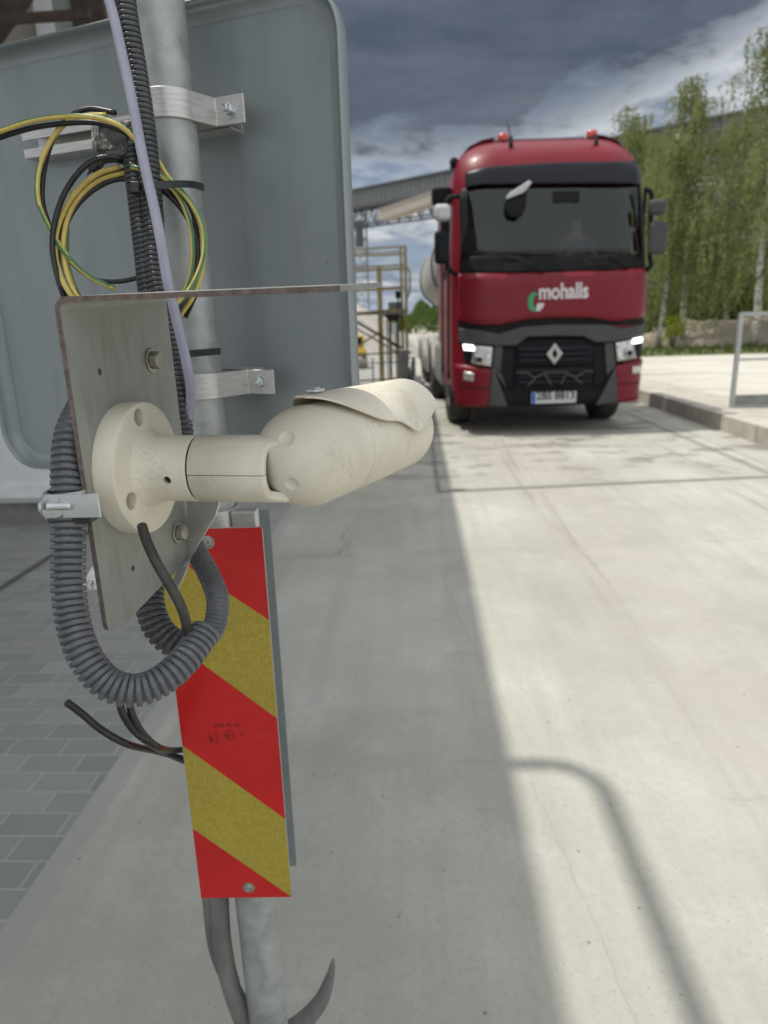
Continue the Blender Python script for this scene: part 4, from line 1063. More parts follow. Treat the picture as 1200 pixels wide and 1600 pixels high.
mb = MB(); mb.tube(path, rr, 20); tag(mb.build('cut_conduit', M['conduit_worn']), 'curved grey conduit stub with a pointed cut end, right of the foot of the post', 'conduit')

# ================================================================== TRUCK
PHI = radians(2.2)
ph_ = PHI; a_ = ray(709, 635); b_ = ray(1013, 620); tl = a_.x/a_.y; tr = b_.x/b_.y
Yl = (2.5*cos(ph_)-tr*2.5*sin(ph_))/(tr-tl); TL = Vector((tl*Yl, Yl, 0)); tx = Vector((cos(PHI), sin(PHI), 0)); ty = Vector((-sin(PHI), cos(PHI), 0))
TO = TL+tx*1.25
truck = empty('truck', TO, PHI, 'dark red tractor truck with lit running lamps standing on the concrete lane', 'truck')
RK = [(-1, 0), (.9, 0), (1.9, .05), (2.5, .17), (2.95, .27), (3.2, .34), (3.4, .43), (3.52, .54), (3.63, .72), (3.70, .96), (3.73, 1.2)]
def lerpk(K, z):
    for (z0, v0), (z1, v1) in zip(K, K[1:]):
        if z <= z1: return v0+(v1-v0)*max(0, min(1, (z-z0)/(z1-z0)))
    return K[-1][1]
WD = [(-1, 1.22), (.3, 1.225), (.9, 1.25), (2.0, 1.25), (2.9, 1.20), (3.2, 1.185), (3.4, 1.14), (3.52, 1.07), (3.63, .96), (3.70, .80), (3.73, .62)]
def wid(z): return lerpk(WD, z)
def fy(u, z):
    w = wid(z); t = min(1, abs(u)/w); k = max(0, (t-.60)/.40)
    return lerpk(RK, z) + .36*(1-sqrt(max(0, 1-(k*k)*.97))) + .03*t*t
def tp(px, py, off=0.0):
    v = ray(px, py); y = 0.0; u = z = 0
    for _ in range(14):
        o = TO+ty*y; s = (o-CP).dot(ty)/v.dot(ty); q = CP+v*s-TO; u, z = q.dot(tx), q.z
        y = fy(max(-1.25, min(1.25, u)), z)-off
    return u, z
def tc(cx, cy, off=0.0): return tp(640+cx/2.7273, 180+cy/2.7273, off)
def interp(pl, u):
    if u <= pl[0][0]: return pl[0][1]
    for (a, za), (b, zb) in zip(pl, pl[1:]):
        if u <= b: return za+(zb-za)*((u-a)/(b-a) if b > a else 1)
    return pl[-1][1]
def patch(name, top, bot, offs, m, parent=None, nu=28, nv=8, u0=None, u1=None, raw=False, skirt=.05):
    """piece of the cab front: top and bottom edges are polylines in photo pixels of the truck"""
    if not raw: top = [tc(*q) for q in top]; bot = [tc(*q) for q in bot]
    top = sorted(top); bot = sorted(bot)
    if u0 is None: u0 = min(top[0][0], bot[0][0])
    if u1 is None: u1 = max(top[-1][0], bot[-1][0])
    us = sorted(set([u0+(u1-u0)*i/nu for i in range(nu+1)]+[p[0] for p in top+bot if u0 < p[0] < u1]))
    vs = []; fs = []; n = nv+1
    for u in us:
        zt, zb = interp(top, u), interp(bot, u)
        if zt < zb: zt = zb = (zt+zb)/2
        for k in range(n):
            z = zb+(zt-zb)*k/nv; uu = max(-wid(z)*1.0, min(wid(z)*1.0, u)) if abs(u) > 1.0 else u
            vs.append((uu, fy(uu, z)-offs, z))
    N = len(us)
    for i in range(N-1):
        for k in range(nv): fs.append((i*n+k, i*n+n+k, i*n+n+k+1, i*n+k+1))
    # skirt
    ring = [i*n for i in range(N)]+[(N-1)*n+k for k in range(1, n)]+[i*n+nv for i in range(N-2, -1, -1)]+[k for k in range(nv-1, 0, -1)]
    base = len(vs); vs += [(vs[r][0]*.999, vs[r][1]+skirt, vs[r][2]) for r in ring]; L = len(ring)
    mb = MB(); mb.add(vs[:], fs, 0, True)
    mb2 = [(ring[i], base+i, base+(i+1) % L, ring[(i+1) % L]) for i in range(L)]
    for f in mb2: mb.f.append(f); mb.m.append(0); mb.sm.append(False)
    return mb.build(name, m, parent if parent is not None else truck)
for nm, q in dict(rooftop=(612, 92), redL=(205, 672), redR=(1012, 652), wsTL=(240, 310), wsBR=(1000, 600), plate=(612, 1200), bumpB=(612, 1240)).items(): print('T', nm, [round(c, 2) for c in tc(*q)])
# cab shell
zs = [.55, .7, .9, 1.2, 1.5, 1.9, 2.02]+[2.1+.1*i for i in range(9)]+[3.0, 3.1, 3.2, 3.3, 3.4, 3.46, 3.52, 3.58, 3.63, 3.67, 3.70, 3.73]
CL = 2.25; NF = 40
vs = []; fs = []; rings = []
for z in zs:
    w = wid(z); row = [(-w, CL, z), (-w, 1.5, z), (-w, .9, z)]
    for i in range(NF+1):
        u = -w+2*w*i/NF; u = w*sin(pi/2*(u/w))**1 if False else w*sin(pi/2*(-1+2*i/NF)); row.append((u, fy(u, z)+.03, z))
    row += [(w, .9, z), (w, 1.5, z), (w, CL, z)]
    rings.append(row)
n = len(rings[0])
for r in rings: vs += r
for j in range(len(zs)-1):
    for i in range(n-1):
        p = vs[j*n+i]; q = vs[j*n+i+1]; zc = (zs[j]+zs[j+1])/2
        if 2.0 < zc < 2.98 and abs(p[0]+q[0])/2 < 1.06 and p[1] < .8: continue
        if 2.0 < zc < 2.85 and i in (1,) : continue
        if 2.0 < zc < 2.85 and i == n-3: continue
        fs.append((j*n+i, j*n+i+1, (j+1)*n+i+1, (j+1)*n+i))
    fs.append((j*n+n-1, j*n, (j+1)*n, (j+1)*n+n-1))
fs.append(tuple((len(zs)-1)*n+i for i in range(n))); fs.append(tuple(range(n-1, -1, -1)))
mb = MB(); mb.add(vs, fs, 0, True); cab = mb.build('cab', M['tred'], truck)
es = cab.modifiers.new('e', 'EDGE_SPLIT'); es.split_angle = radians(45)
# cab inside
mb = MB(); mb.bx(-1.12, 1.12, .55, 2.15, 1.5, 1.55); mb.bx(-1.15, 1.15, 2.1, 2.2, 1.5, 3.1); mb.bx(-1.1, 1.1, .45, .9, 1.5, 1.98); mb.bx(-1.1, 1.1, .5, 2.15, 3.05, 3.08); mb.build('cab_interior', M['tdark'], truck)
for x in (-.6, .6):
    mb = MB(); mb.box((x, 1.55, 1.95), (.52, .5, .16)); mb.box((x, 1.85, 2.35), (.5, .14, .75)); mb.box((x, 1.87, 2.82), (.28, .1, .2)); bevel(mb.build('seat', M['seatm'], truck), .04)
mb = MB(); sw = [(.6+.23*cos(2*pi*i/28), .98+.10*sin(2*pi*i/28), 2.12+.17*sin(2*pi*i/28)) for i in range(29)]; mb.tube(sw, .016, 8); mb.tube([(.6, 1.05, 2.12), (.6, .85, 1.9)], .03, 8); mb.tube([sw[0], sw[14]], .014, 6); mb.build('steering_wheel', M['tdark'], truck)
# windscreen etc
ws = patch('windscreen', [(232, 312), (300, 300), (620, 293), (900, 293), (1000, 302)], [(228, 606), (400, 600), (620, 597), (1000, 598)], -.005, M['glass'], nu=40, nv=10, skirt=.002)
patch('visor', [(243, 243), (330, 222), (620, 203), (860, 200), (975, 207)], [(240, 312), (300, 300), (620, 293), (900, 293), (1000, 302)], .03, M['tvisor'], nu=40, skirt=.06)
patch('cowl', [(222, 604), (400, 600), (620, 597), (1004, 598)], [(215, 672), (400, 672), (620, 668), (850, 660), (1010, 650)], .0, M['tdark'], nu=36)
patch('windscreen_pillar', [(224, 330), (246, 312)], [(218, 606), (246, 606)], .012, M['tdark'], nu=4); patch('windscreen_pillar', [(980, 304), (1006, 316)], [(984, 600), (1012, 598)], .012, M['tdark'], nu=4)
grl = patch('grille_panel', [(207, 676), (400, 676), (620, 670), (850, 663), (1012, 654)], [(205, 878), (300, 893), (382, 893), (500, 868), (620, 862), (760, 862), (870, 878), (1012, 858)], .035, M['tred'], nu=44)
patch('grille_gap', [(205, 870), (382, 884), (500, 860), (870, 868), (1012, 846)], [(205, 915), (380, 935), (500, 905), (850, 895), (1000, 885)], -.0, M['tgap'], nu=40)
patch('bumper_band', [(208, 908), (300, 918), (380, 932), (480, 902), (620, 893), (840, 893), (900, 912), (1016, 880)], [(208, 968), (340, 980), (450, 982), (500, 944), (620, 940), (738, 942), (792, 968), (870, 965), (1016, 930)], .04, M['tgrey'], nu=44)
patch('lower_front', [(300, 975), (450, 945), (780, 935), (880, 950)], [(330, 1242), (612, 1240), (900, 1225)], -.01, M['tdark'], nu=30)
patch('bumper_strut', [(365, 978), (450, 980)], [(338, 1240), (415, 1240)], .03, M['tgrey'], nu=14, nv=12) if False else None
def quad(name, tlp, trp, brp, blp, offs, m, parent=None, nu=8, nv=8, skirt=.04):
    c = [tc(*q) for q in (tlp, trp, brp, blp)]; vs = []; fs = []; n = nv+1
    for i in range(nu+1):
        for k in range(nv+1):
            s, t = i/nu, k/nv
            u = (c[3][0]*(1-s)+c[2][0]*s)*(1-t)+(c[0][0]*(1-s)+c[1][0]*s)*t; z = (c[3][1]*(1-s)+c[2][1]*s)*(1-t)+(c[0][1]*(1-s)+c[1][1]*s)*t
            u = max(-wid(z), min(wid(z), u)); vs.append((u, fy(u, z)-offs, z))
    for i in range(nu):
        for k in range(nv): fs.append((i*n+k, i*n+n+k, i*n+n+k+1, i*n+k+1))
    ring = [i*n for i in range(nu+1)]+[nu*n+k for k in range(1, n)]+[i*n+nv for i in range(nu-1, -1, -1)]+[k for k in range(nv-1, 0, -1)]
    b0 = len(vs); vs += [(vs[r][0]*.999, vs[r][1]+skirt, vs[r][2]) for r in ring]; L = len(ring)
    mb = MB(); mb.add(vs, fs, 0, True)
    for i in range(L): mb.f.append((ring[i], b0+i, b0+(i+1) % L, ring[(i+1) % L])); mb.m.append(0); mb.sm.append(False)
    return mb.build(name, m, parent if parent is not None else truck)
quad('bumper_strut', (362, 978), (395, 981), (385, 1100), (352, 1070), .03, M['tgrey']); quad('bumper_strut', (352, 1068), (388, 1096), (414, 1168), (345, 1070), .03, M['tgrey'])
quad('bumper_strut', (350, 1068), (384, 1150), (416, 1241), (332, 1241), .032, M['tgrey'])
quad('bumper_strut', (828, 972), (864, 968), (876, 1070), (836, 1110), .03, M['tgrey']); quad('bumper_strut', (836, 1148), (876, 1066), (886, 1226), (790, 1236), .032, M['tgrey'])
for k_, (c1, c2) in enumerate((((385, 988), (450, 985)), ((780, 975), (832, 972)))):
    pass
quad('grille_side', (385, 990), (448, 986), (442, 1168), (385, 1148), .015, M['tdark']); quad('grille_side', (780, 976), (832, 974), (836, 1142), (784, 1160), .015, M['tdark'])
quad('grille_top', (450, 984), (780, 974), (780, 1066), (445, 1072), .02, M['tdark'], nu=20); quad('grille_bottom', (445, 1076), (780, 1070), (780, 1145), (440, 1158), .02, M['tdark'], nu=20)
for (y0, y1, a0, a1) in ((1000, 992, 458, 772), (1024, 1016, 458, 772), (1048, 1040, 458, 772), (1092, 1086, 450, 776), (1116, 1110, 450, 776), (1140, 1134, 450, 776)):
    quad('grille_slat', (a0, y0-6), (a1, y1-6), (a1, y1+4), (a0, y0+4), .045, M['tgrey'] if y0 > 1200 else M['tvisor'], nu=16, nv=2, skirt=.03)
# zigzag bars in the lower grille
zz = [(450, 1096), (500, 1096), (530, 1118), (570, 1096), (660, 1094), (700, 1116), (740, 1092), (778, 1090)]
zp = [tc(*q) for q in zz]; mb = MB()
for (u1_, z1_), (u2_, z2_) in zip(zp, zp[1:]): mb.bar((u1_, fy(u1_, z1_)-.055, z1_), (u2_, fy(u2_, z2_)-.055, z2_), .012, .02)
for (x1_, y1_, x2_, y2_) in ((500, 1150, 530, 1122), (570, 1098, 600, 1148), (665, 1096, 640, 1144), (700, 1120, 730, 1142)):
    p_, q_ = tc(x1_, y1_), tc(x2_, y2_); mb.bar((p_[0], fy(*p_)-.055, p_[1]), (q_[0], fy(*q_)-.055, q_[1]), .012, .02)
mb.build('grille_trim', M['tgrey'], truck)
# red bumper corners
for pts, in (([(190, 1058), (346, 1082), (332, 1242), (194, 1236)],), ([(876, 1066), (994, 1038), (990, 1206), (884, 1226)],)):
    qd = quad('bumper_corner', *pts, .03, M['tred'], nu=14)
quad('fog_lamp', (226, 1092), (272, 1098), (270, 1132), (228, 1128), .045, M['lampg']); quad('fog_lamp', (944, 1070), (982, 1064), (982, 1096), (946, 1102), .045, M['lampg'])
quad('bumper_groove', (196, 1150), (342, 1162), (341, 1168), (196, 1156), .033, M['tgap']); quad('bumper_groove', (882, 1144), (992, 1128), (992, 1134), (882, 1150), .033, M['tgap'])
# headlights
for si, pts, d_, ring_ in ((0, [(222, 968), (362, 982), (352, 1078), (236, 1052)], [(226, 976), (270, 980), (272, 1003), (230, 1000)], (295, 1040)), (1, [(866, 966), (990, 938), (984, 1026), (874, 1056)], [(948, 952), (986, 944), (986, 966), (950, 974)], (930, 1012))):
    hl = quad('headlight', *pts, .03, M['tdark'], nu=12)
    qx = [(p[0]*.86+sum(a[0] for a in pts)/4*.14, p[1]*.86+sum(a[1] for a in pts)/4*.14) for p in pts]
    if si == 0: qx[0] = (272, 982); qx[3] = (262, 1056)
    else: qx[1] = (946, 956); qx[2] = (962, 1034)
    quad('reflector', *qx, .036, M['lampg'], hl, nu=8); quad('running_lamp', *d_, .052, M['drl'], hl)
    u_, z_ = tc(*ring_); mb = MB(); mb.lathe((u_, fy(u_, z_)-.075, z_), (0, 1, 0), [(0, 0), (0, .062), (.02, .068), (.03, .068), (.03, 0)], 24); mb.build('lens', M['chrome'], hl, fix=True)
    mb = MB(); mb.lathe((u_, fy(u_, z_)-.082, z_), (0, 1, 0), [(.004, 0), (0, .03), (.012, .040), (.012, 0)], 20); mb.build('lens', M['tvisor'], hl, fix=True)
# emblem, lettering, number plate
u_, z_ = tc(612, 1016); hw, hh = .105, .135; yv = fy(u_, z_)-.085; fr2 = []
def dia(s_, sx=1.0): return [(0, hh*s_), (hw*s_*sx, 0), (0, -hh*s_), (-hw*s_*sx, 0)]
mb = MB(); mb.prism(dia(1), (u_, yv, z_), (1, 0, 0), (0, 0, 1), (0, .03, 0), [dia(.45, .72)]); o = bevel(mb.build('emblem', M['chrome'], truck, fix=True), .008)
u_, z_ = tc(548, 802); u2_, z2_ = tc(757, 790); Lw = u2_-u_
mw = Matrix(((1, 0, 0, u_), (0, 0, -1, fy(0, 1.5)-.043), (0, 1, 0, z_), (0, 0, 0, 1))).copy()
sl_ = (z2_-z_)/Lw
txt = text_mesh('lettering', 'mohalls', .27, M['ltxt'], Matrix.Identity(4), truck, .003, 1.0, .008)
bbx = [v.co.x for v in txt.data.vertices]; sc_ = Lw/(max(bbx)-min(bbx)); yb_ = 0
for v in txt.data.vertices:
    x = (v.co.x-min(bbx))*sc_; y = v.co.y*1.0
    uu = u_+x; zzz = z_+y*.95; v.co = Vector((uu, fy(uu, zzz)-.040-v.co.z, zzz))
cr = []; gcu, gcz = tc(520, 796)
for i in range(13): a = radians(60+240*i/12); cr.append((.075*cos(a)*1.0+.02, .115*sin(a)))
for i in range(13): a = radians(285-210*i/12); cr.append((.045*cos(a)+.055, .085*sin(a)))
mb = MB(); mb.prism(cr, (gcu, fy(gcu, gcz)-.046, gcz), (1, 0, 0), (0, 0, 1), (0, .012, 0)); mb.build('logo_crescent', M['lgreen'], truck, fix=True)
du, dz = tc(553, 815); dr_ = [(-.045, -.06), (0, -.05), (.03, -.02), (.055, .035), (-.03, .04), (-.045, .0)]
mb = MB(); mb.prism(dr_, (du, fy(du, dz)-.046, dz), (1, 0, 0), (0, 0, 1), (0, .012, 0)); mb.build('logo_drop', M['ltxt'], truck, fix=True)
u_, z_ = tc(610, 1201); yv = fy(u_, z_)-.06; PW, PH_ = .285, .072
np_ = MB(); np_.bx(u_-PW, u_+PW, yv, yv+.03, z_-PH_, z_+PH_); plt = np_.build('number_plate', M['mirw'], truck)
mb = MB(); mb.bx(u_-PW+.004, u_-PW+.05, yv-.003, yv, z_-PH_+.004, z_+PH_-.004); mb.build('blue_band', M['lblue'], plt)
t_ = text_mesh('characters', '2BS 8813', .15, M['tdark'], Matrix.Identity(4), plt, .001, .80, .002)
bbx = [v.co.x for v in t_.data.vertices]; s_ = .48/(max(bbx)-min(bbx))
for v in t_.data.vertices: v.co = Vector((u_-PW+.065+(v.co.x-min(bbx))*s_, yv-.003-v.co.z, z_-.05+v.co.y*.92))
# wipers
for p, q in (((452, 612), (572, 664)), ((838, 590), (928, 650)), ((385, 606), (470, 612)), ((760, 610), (850, 602))):
    a, b = tc(*p), tc(*q); mb = MB(); mb.tube([(a[0], fy(*a)-.05, a[1]), (b[0], fy(*b)-.05, b[1])], .012, 8); mb.build('wiper', M['tgap'], truck)
quad('wiper_recess', (400, 632), (520, 628), (525, 664), (400, 668), .008, M['tgap']); quad('wiper_recess', (748, 612), (850, 606), (850, 640), (748, 650), .008, M['tgap'])
# mirror hanging inside top of the windscreen, with papers
u1_, z1_ = tc(448, 402); mb = MB(); mb.prism([(-.13, .02), (-.06, .13), (.13, .15), (.12, 0), (.02, -.11), (-.10, -.08)], (u1_, fy(u1_, z1_)-.10, z1_), (1, 0, 0), (0, 0, 1), (0, .08, 0)); bevel(mb.build('kerb_mirror', M['tdark'], truck, fix=True), .02)
u1_, z1_ = tc(458, 334); mb = MB(); mb.prism([(-.15, -.08), (-.13, -.02), (.12, .12), (.15, .09), (.06, -.01)], (u1_, fy(u1_, z1_)-.16, z1_), (1, 0, 0), (0, 0, 1), (0, .10, 0)); bevel(mb.build('mirror_housing', M['mirw'], truck, fix=True), .01)
mb = MB(); mb.bx(.0, .32, fy(.1, 2.9)-.02, fy(.1, 2.9)+.1, 2.82, 2.95); mb.build('sensor_box', M['tgap'], truck)
# side windows and side trim
for s_ in (-1, 1):
    mb = MB(); zz0, zz1 = 2.02, 2.83
    vs = [(s_*(wid(zz0)-.01), .92, zz0), (s_*(wid(zz0)-.01), 1.50, zz0), (s_*(wid(zz1)-.01), 1.50, zz1), (s_*(wid(zz1)-.01), .92, zz1)]
    mb.add(vs, [(0, 1, 2, 3)]); mb.build('side_window', M['glass'], truck)
    mb = MB(); mb.bx(s_*1.245, s_*1.275, .62, .66, .7, 3.0); mb.bx(s_*1.245, s_*1.27, 1.75, 1.78, .7, 3.0); mb.build('door_seam', M['tdark'], truck)
    mb = MB(); mb.bx(s_*1.15, s_*1.27, .55, .95, .45, .62); mb.bx(s_*1.15, s_*1.27, .55, .9, .8, .86); mb.build('step', M['tgrey'], truck)
    mb = MB(); mb.bx(s_*1.24, s_*1.275, .30, 1.1, .75, 1.9); 
# outside mirrors
def rbox(name, c, size, m, parent, rz=0, bv=.04):
    mb = MB(); mb.box(c, size, (Vector((cos(rz), sin(rz), 0)), Vector((-sin(rz), cos(rz), 0)), Vector((0, 0, 1)))); return bevel(mb.build(name, m, parent), bv, 3)
def tside(cx, cy, yloc):   # truck local point at depth yloc behind the front plane
    v = ray(640+cx/2.7273, 180+cy/2.7273); o = TO+ty*yloc; q = CP+v*((o-CP).dot(ty)/v.dot(ty))-TO; return q.dot(tx), q.z
def pxbox(name, x0, y0, x1, y1, yl, dep, m, rz=0, bv=.04, parent=None):
    a = tside(x0, y0, yl); b = tside(x1, y1, yl)
    return rbox(name, ((a[0]+b[0])/2, yl+dep/2, (a[1]+b[1])/2), (abs(b[0]-a[0]), dep, abs(a[1]-b[1])), m, parent if parent is not None else truck, rz, bv)
mR = pxbox('wing_mirror', 1032, 450, 1096, 592, .12, .12, M['tgrey'], -.15, .05); mR2 = pxbox('wing_mirror', 1028, 356, 1098, 422, .12, .14, M['tgrey'], -.15, .05)
mL = pxbox('wing_mirror', 106, 490, 168, 632, .10, .12, M['tdark'], .3, .05); mL2 = pxbox('wing_mirror', 104, 376, 176, 446, .12, .16, M['mirw'], .2, .06)
for s_, pth in ((1, [(1000, 316), (1022, 322), (1032, 350), (1028, 440), (1024, 600), (1030, 640), (1010, 660)]), (-1, [(215, 345), (160, 362), (150, 480), (160, 640), (200, 680)])):
    pp_ = []
    for q in pth: a = tside(q[0], q[1], .30); pp_.append(Vector((a[0], .30, a[1])))
    mb = MB(); mb.tube(spline(pp_, .05), .03, 10); mb.build('mirror_arm', M['tdark'], truck)
pxbox('camera_pod', 96, 305, 180, 372, .8, .25, M['tdark'], 0, .04)
# roof things
for cx, cy in ((398, 84), (777, 70)):
    a = tside(cx, cy, .95); mb = MB(); mb.lathe((a[0], .95, a[1]-.105), (0, 0, 1), [(-.12, 0), (-.12, .05), (0, .05), (0, .085), (.03, .085), (.03, 0)], 20); bs = mb.build('beacon_base', M['tdark'], truck, fix=True)
    mb = MB(); mb.lathe((a[0], .95, a[1]-.075), (0, 0, 1), [(0, .068), (.05, .072), (.08, .064), (.092, .036), (.096, 0)], 20); mb.build('beacon', M['orange'], bs)
for cx, c0, c1, r_ in ((436, 130, 92, .028), (800, 118, 88, .026)):
    a = tside(cx, c0, .60); b = tside(cx-6, c1, .60); mb = MB(); mb.tube([(a[0], .60, a[1]-.12), (b[0], .60, b[1])], r_, 10)
    mb.tube([(b[0], .60, b[1]), (b[0]-.04, .60, b[1]+(.16 if cx < 500 else .02))], .008, 6); mb.build('antenna', M['tdark'], truck)
a = tside(188, 206, .9); mb = MB(); mb.lathe((a[0], .80, a[1]), (0, 1, 0), [(0, 0), (0, .04), (.03, .062), (.10, .05), (.22, .03), (.34, .03)], 20); mb.tube([(a[0], 1.0, a[1]), (a[0]+.12, 1.0, a[1]-.06)], .02, 8); mb.build('air_horn', M['tgap'], truck, fix=True)
mb = MB(); mb.bx(-.62, .62, 1.2, 2.0, 3.70, 3.77); bevel(mb.build('roof_hatch', M['tdark'], truck), .03)
# wheels
def wheel(x, y, w=.30, R=.5, name='wheel', parent=truck, s_=1):
    mb = MB(); ax = (1, 0, 0); mb.lathe((x-w/2, y, R), ax, [(0, .30), (0, R-.06), (.02, R-.015), (.05, R), (w-.05, R), (w-.02, R-.015), (w, R-.06), (w, .30)], 40); t_ = mb.build(name, M['tyre'], parent, fix=True)
    mb = MB(); mb.lathe((x-w/2+.02, y, R), ax, [(0, .30), (.06, .26), (.10, .10), (.0, .09), (0, 0)], 28); mb.lathe((x+w/2-.02, y, R), ax, [(0, .30), (-.06, .26), (-.10, .10), (0, .09), (0, 0)], 28); mb.build('rim', M['steelg'], t_, fix=True)
for x in (-1.06, 1.06): wheel(x, 1.38, .32)
for x in (-1.0, 1.0): wheel(x, 4.9, .5); wheel(x, 8.6, .4); wheel(x, 9.9, .4)
mb = MB()
for s_ in (-1, 1): mb.bx(s_*.42, s_*.48, .5, 10.5, .75, 1.0)
mb.build('chassis', M['tdark'], truck)
mb = MB(); mb.bx(-1.0, 1.0, .5, 1.0, .42, .56); mb.bx(-.9, .9, .8, 2.2, .56, .9); mb.build('underbody', M['tgap'], truck)
mb = MB(); mb.bx(-1.0, 1.0, 2.26, 3.6, .98, 1.08); mb.build('sun_block_deck', M['tdark'], truck)  # deck added to stop sun falling through between cab and tank
for s_ in (-1, 1): mb = MB(); mb.bx(s_*1.17, s_*1.235, 2.27, 2.95, 1.12, 3.2); bevel(mb.build('side_fairing', M['tred'], truck), .02)
# wheel arches / grey side tanks seen along the truck's flank
for x0, x1, y0, y1, z0, z1, m in ((-1.24, -.82, 2.3, 3.9, .42, 1.10, 'steelg'), (.82, 1.24, 2.3, 3.9, .42, 1.10, 'steelg')):
    mb = MB(); mb.bx(x0, x1, y0, y1, z0, z1); bevel(mb.build('fuel_tank', M[m], truck), .08, 3)
for s_ in (-1, 1):
    for yc in (4.9, 8.6, 9.9):
        R0 = .60; vs = []; fs = []
        for i in range(13):
            t = radians(180*i/12)
            for x in (s_*.74, s_*1.27): vs.append((x, yc+R0*cos(t), .5+R0*sin(t)))
        for i in range(12): fs.append((2*i, 2*i+1, 2*i+3, 2*i+2))
        mb = MB(); mb.add(vs, fs, 0, True); o = mb.build('mudguard', M['tankm'], truck); sm_ = o.modifiers.new('s', 'SOLIDIFY'); sm_.thickness = .03
mb = MB(); mb.bx(-1.27, -1.23, 5.7, 7.8, .45, 1.15); mb.build('side_skirt', M['white'], truck); mb = MB(); mb.bx(1.23, 1.27, 5.7, 7.8, .45, 1.15); mb.build('side_skirt', M['white'], truck)
# tank body: oval drum with hopper bottom
vs = []; fs = []; NS = 40
secs_ = [(3.0, .55, .05), (3.05, .80, .0), (3.3, .97, 0), (3.7, 1.0, 0), (8.0, 1.0, 0), (8.5, .9, 0), (8.7, .6, 0)]
for y, k, _ in secs_:
    for i in range(NS):
        a = 2*pi*i/NS; u = 1.28*cos(a); z = sin(a); zc = 2.42; zh = .88*z if z > 0 else 1.05*z
        if z < -.35: u *= 1-(-z-.35)*.55
        vs.append((u*k, y, zc+zh*k))
for j in range(len(secs_)-1):
    for i in range(NS): fs.append((j*NS+i, j*NS+(i+1) % NS, (j+1)*NS+(i+1) % NS, (j+1)*NS+i))
fs.append(tuple(range(NS-1, -1, -1))); fs.append(tuple((len(secs_)-1)*NS+i for i in range(NS)))
mb = MB(); mb.add(vs, fs, 0, True); tk = mb.build('tank', M['tankm'], truck, fix=True); e_s = tk.modifiers.new('e', 'EDGE_SPLIT'); e_s.split_angle = radians(40)
for yb in (3.7, 8.0):
    pts_ = []
    for i in range(NS+1):
        a = 2*pi*i/NS; u = 1.28*cos(a); z = sin(a); zh = .88*z if z > 0 else 1.05*z
        if z < -.35: u *= 1-(-z-.35)*.55
        pts_.append((u*1.005, yb, 2.42+zh*1.005))
    mb = MB(); mb.tube(pts_, .035, 6, cap=False); mb.build('tank_rib', M['steelg'], tk)
# driver
def person_mesh(name, joints, edges, radii, m, parent=None):
    me = bpy.data.meshes.new(name); me.from_pydata(joints, edges, []); o = bpy.data.objects.new(name, me); COL.objects.link(o)
    o.modifiers.new('skin', 'SKIN'); sub = o.modifiers.new('sub', 'SUBSURF'); sub.levels = sub.render_levels = 2
    for i, r_ in enumerate(radii): me.skin_vertices[0].data[i].radius = (r_, r_*.85)
    me.skin_vertices[0].data[0].use_root = True
    dg = bpy.context.evaluated_depsgraph_get(); dg.update(); m2 = bpy.data.meshes.new_from_object(o.evaluated_get(dg)); bpy.data.objects.remove(o)
    m2.materials.clear(); m2.polygons.foreach_set('use_smooth', [True]*len(m2.polygons)); o = obj(name, m2, m, parent); return o
J = [(0, 0, 0), (0, .02, .25), (0, .02, .45), (0, -.02, .54), (0, -.04, .64), (0, -.04, .76), (.19, .0, .43), (.27, -.16, .20), (.17, -.44, .24), (-.19, .0, .43), (-.27, -.16, .20), (-.17, -.44, .24), (.13, -.30, .0), (-.13, -.30, .0), (.14, -.45, -.35), (-.14, -.45, -.35)]
E_ = [(0, 1), (1, 2), (2, 3), (3, 4), (4, 5), (2, 6), (6, 7), (7, 8), (2, 9), (9, 10), (10, 11), (0, 12), (0, 13), (12, 14), (13, 15)]
rd = [.16, .15, .14, .06, .09, .075, .075, .055, .04, .075, .055, .04, .085, .085, .06, .06]
pw = truck.matrix_basis @ Vector((.6, 1.48, 2.08)) if False else TO+tx*.6+ty*1.50+Vector((0, 0, 2.05))
drv = empty('person', pw, PHI, 'driver in dark clothes sitting behind the windscreen of the red truck', 'person')
bd_ = person_mesh('body', [tuple(Vector(j)) for j in J], E_, rd, M['skin'], drv)
Jt = J[:3]+[J[6], J[7], J[9], J[10]]; person_mesh('shirt', Jt, [(0, 1), (1, 2), (2, 3), (3, 4), (2, 5), (5, 6)], [.175, .168, .155, .09, .07, .09, .07], M['cloth'], drv)
mb = MB(); mb.lathe((0, -.02, .68), (0, .25, 1), [(0, .102), (.05, .108), (.10, .09), (.135, .05), (.14, 0)], 20); mb.build('hair', M['tgap'], drv)
mb = MB(); mb.lathe((0, -.145, .695), (0, -1, -.2), [(-.02, .02), (.01, .014), (.022, .006), (.024, 0)], 10); mb.build('nose', M['skin'], drv)

# ================================================================== RAILING ON THE KERB
fb = G(1143, 637, .215); rail = empty('barrier_frame', fb, 0, 'galvanised barrier frame with a grey kick board standing on the kerb at the right edge', 'barrier')
ftop = PLN(1156, 488, fb, Vector((0, 1, 0))); Hh = ftop.z-.215; Lr = 2.2
def rl(mb, name, m): return mb.build(name, m, rail)
print('RAIL', fb, Hh)
for x in (0.0, Lr): mb = MB(); mb.bx(x-.025, x+.025, -.025, .025, 0, Hh); rl(mb, 'post', M['galv'])
mb = MB(); mb.bx(.027, Lr-.027, -.025, .025, Hh-.045, Hh); rl(mb, 'top_rail', M['galv'])
mb = MB(); mb.bx(.027, Lr-.027, -.02, .02, Hh*.50, Hh*.50+.03); rl(mb, 'middle_rail', M['galv'])
mb = MB(); mb.bx(.027, Lr-.027, -.022, .022, .0, .03); rl(mb, 'bottom_rail', M['galv'])
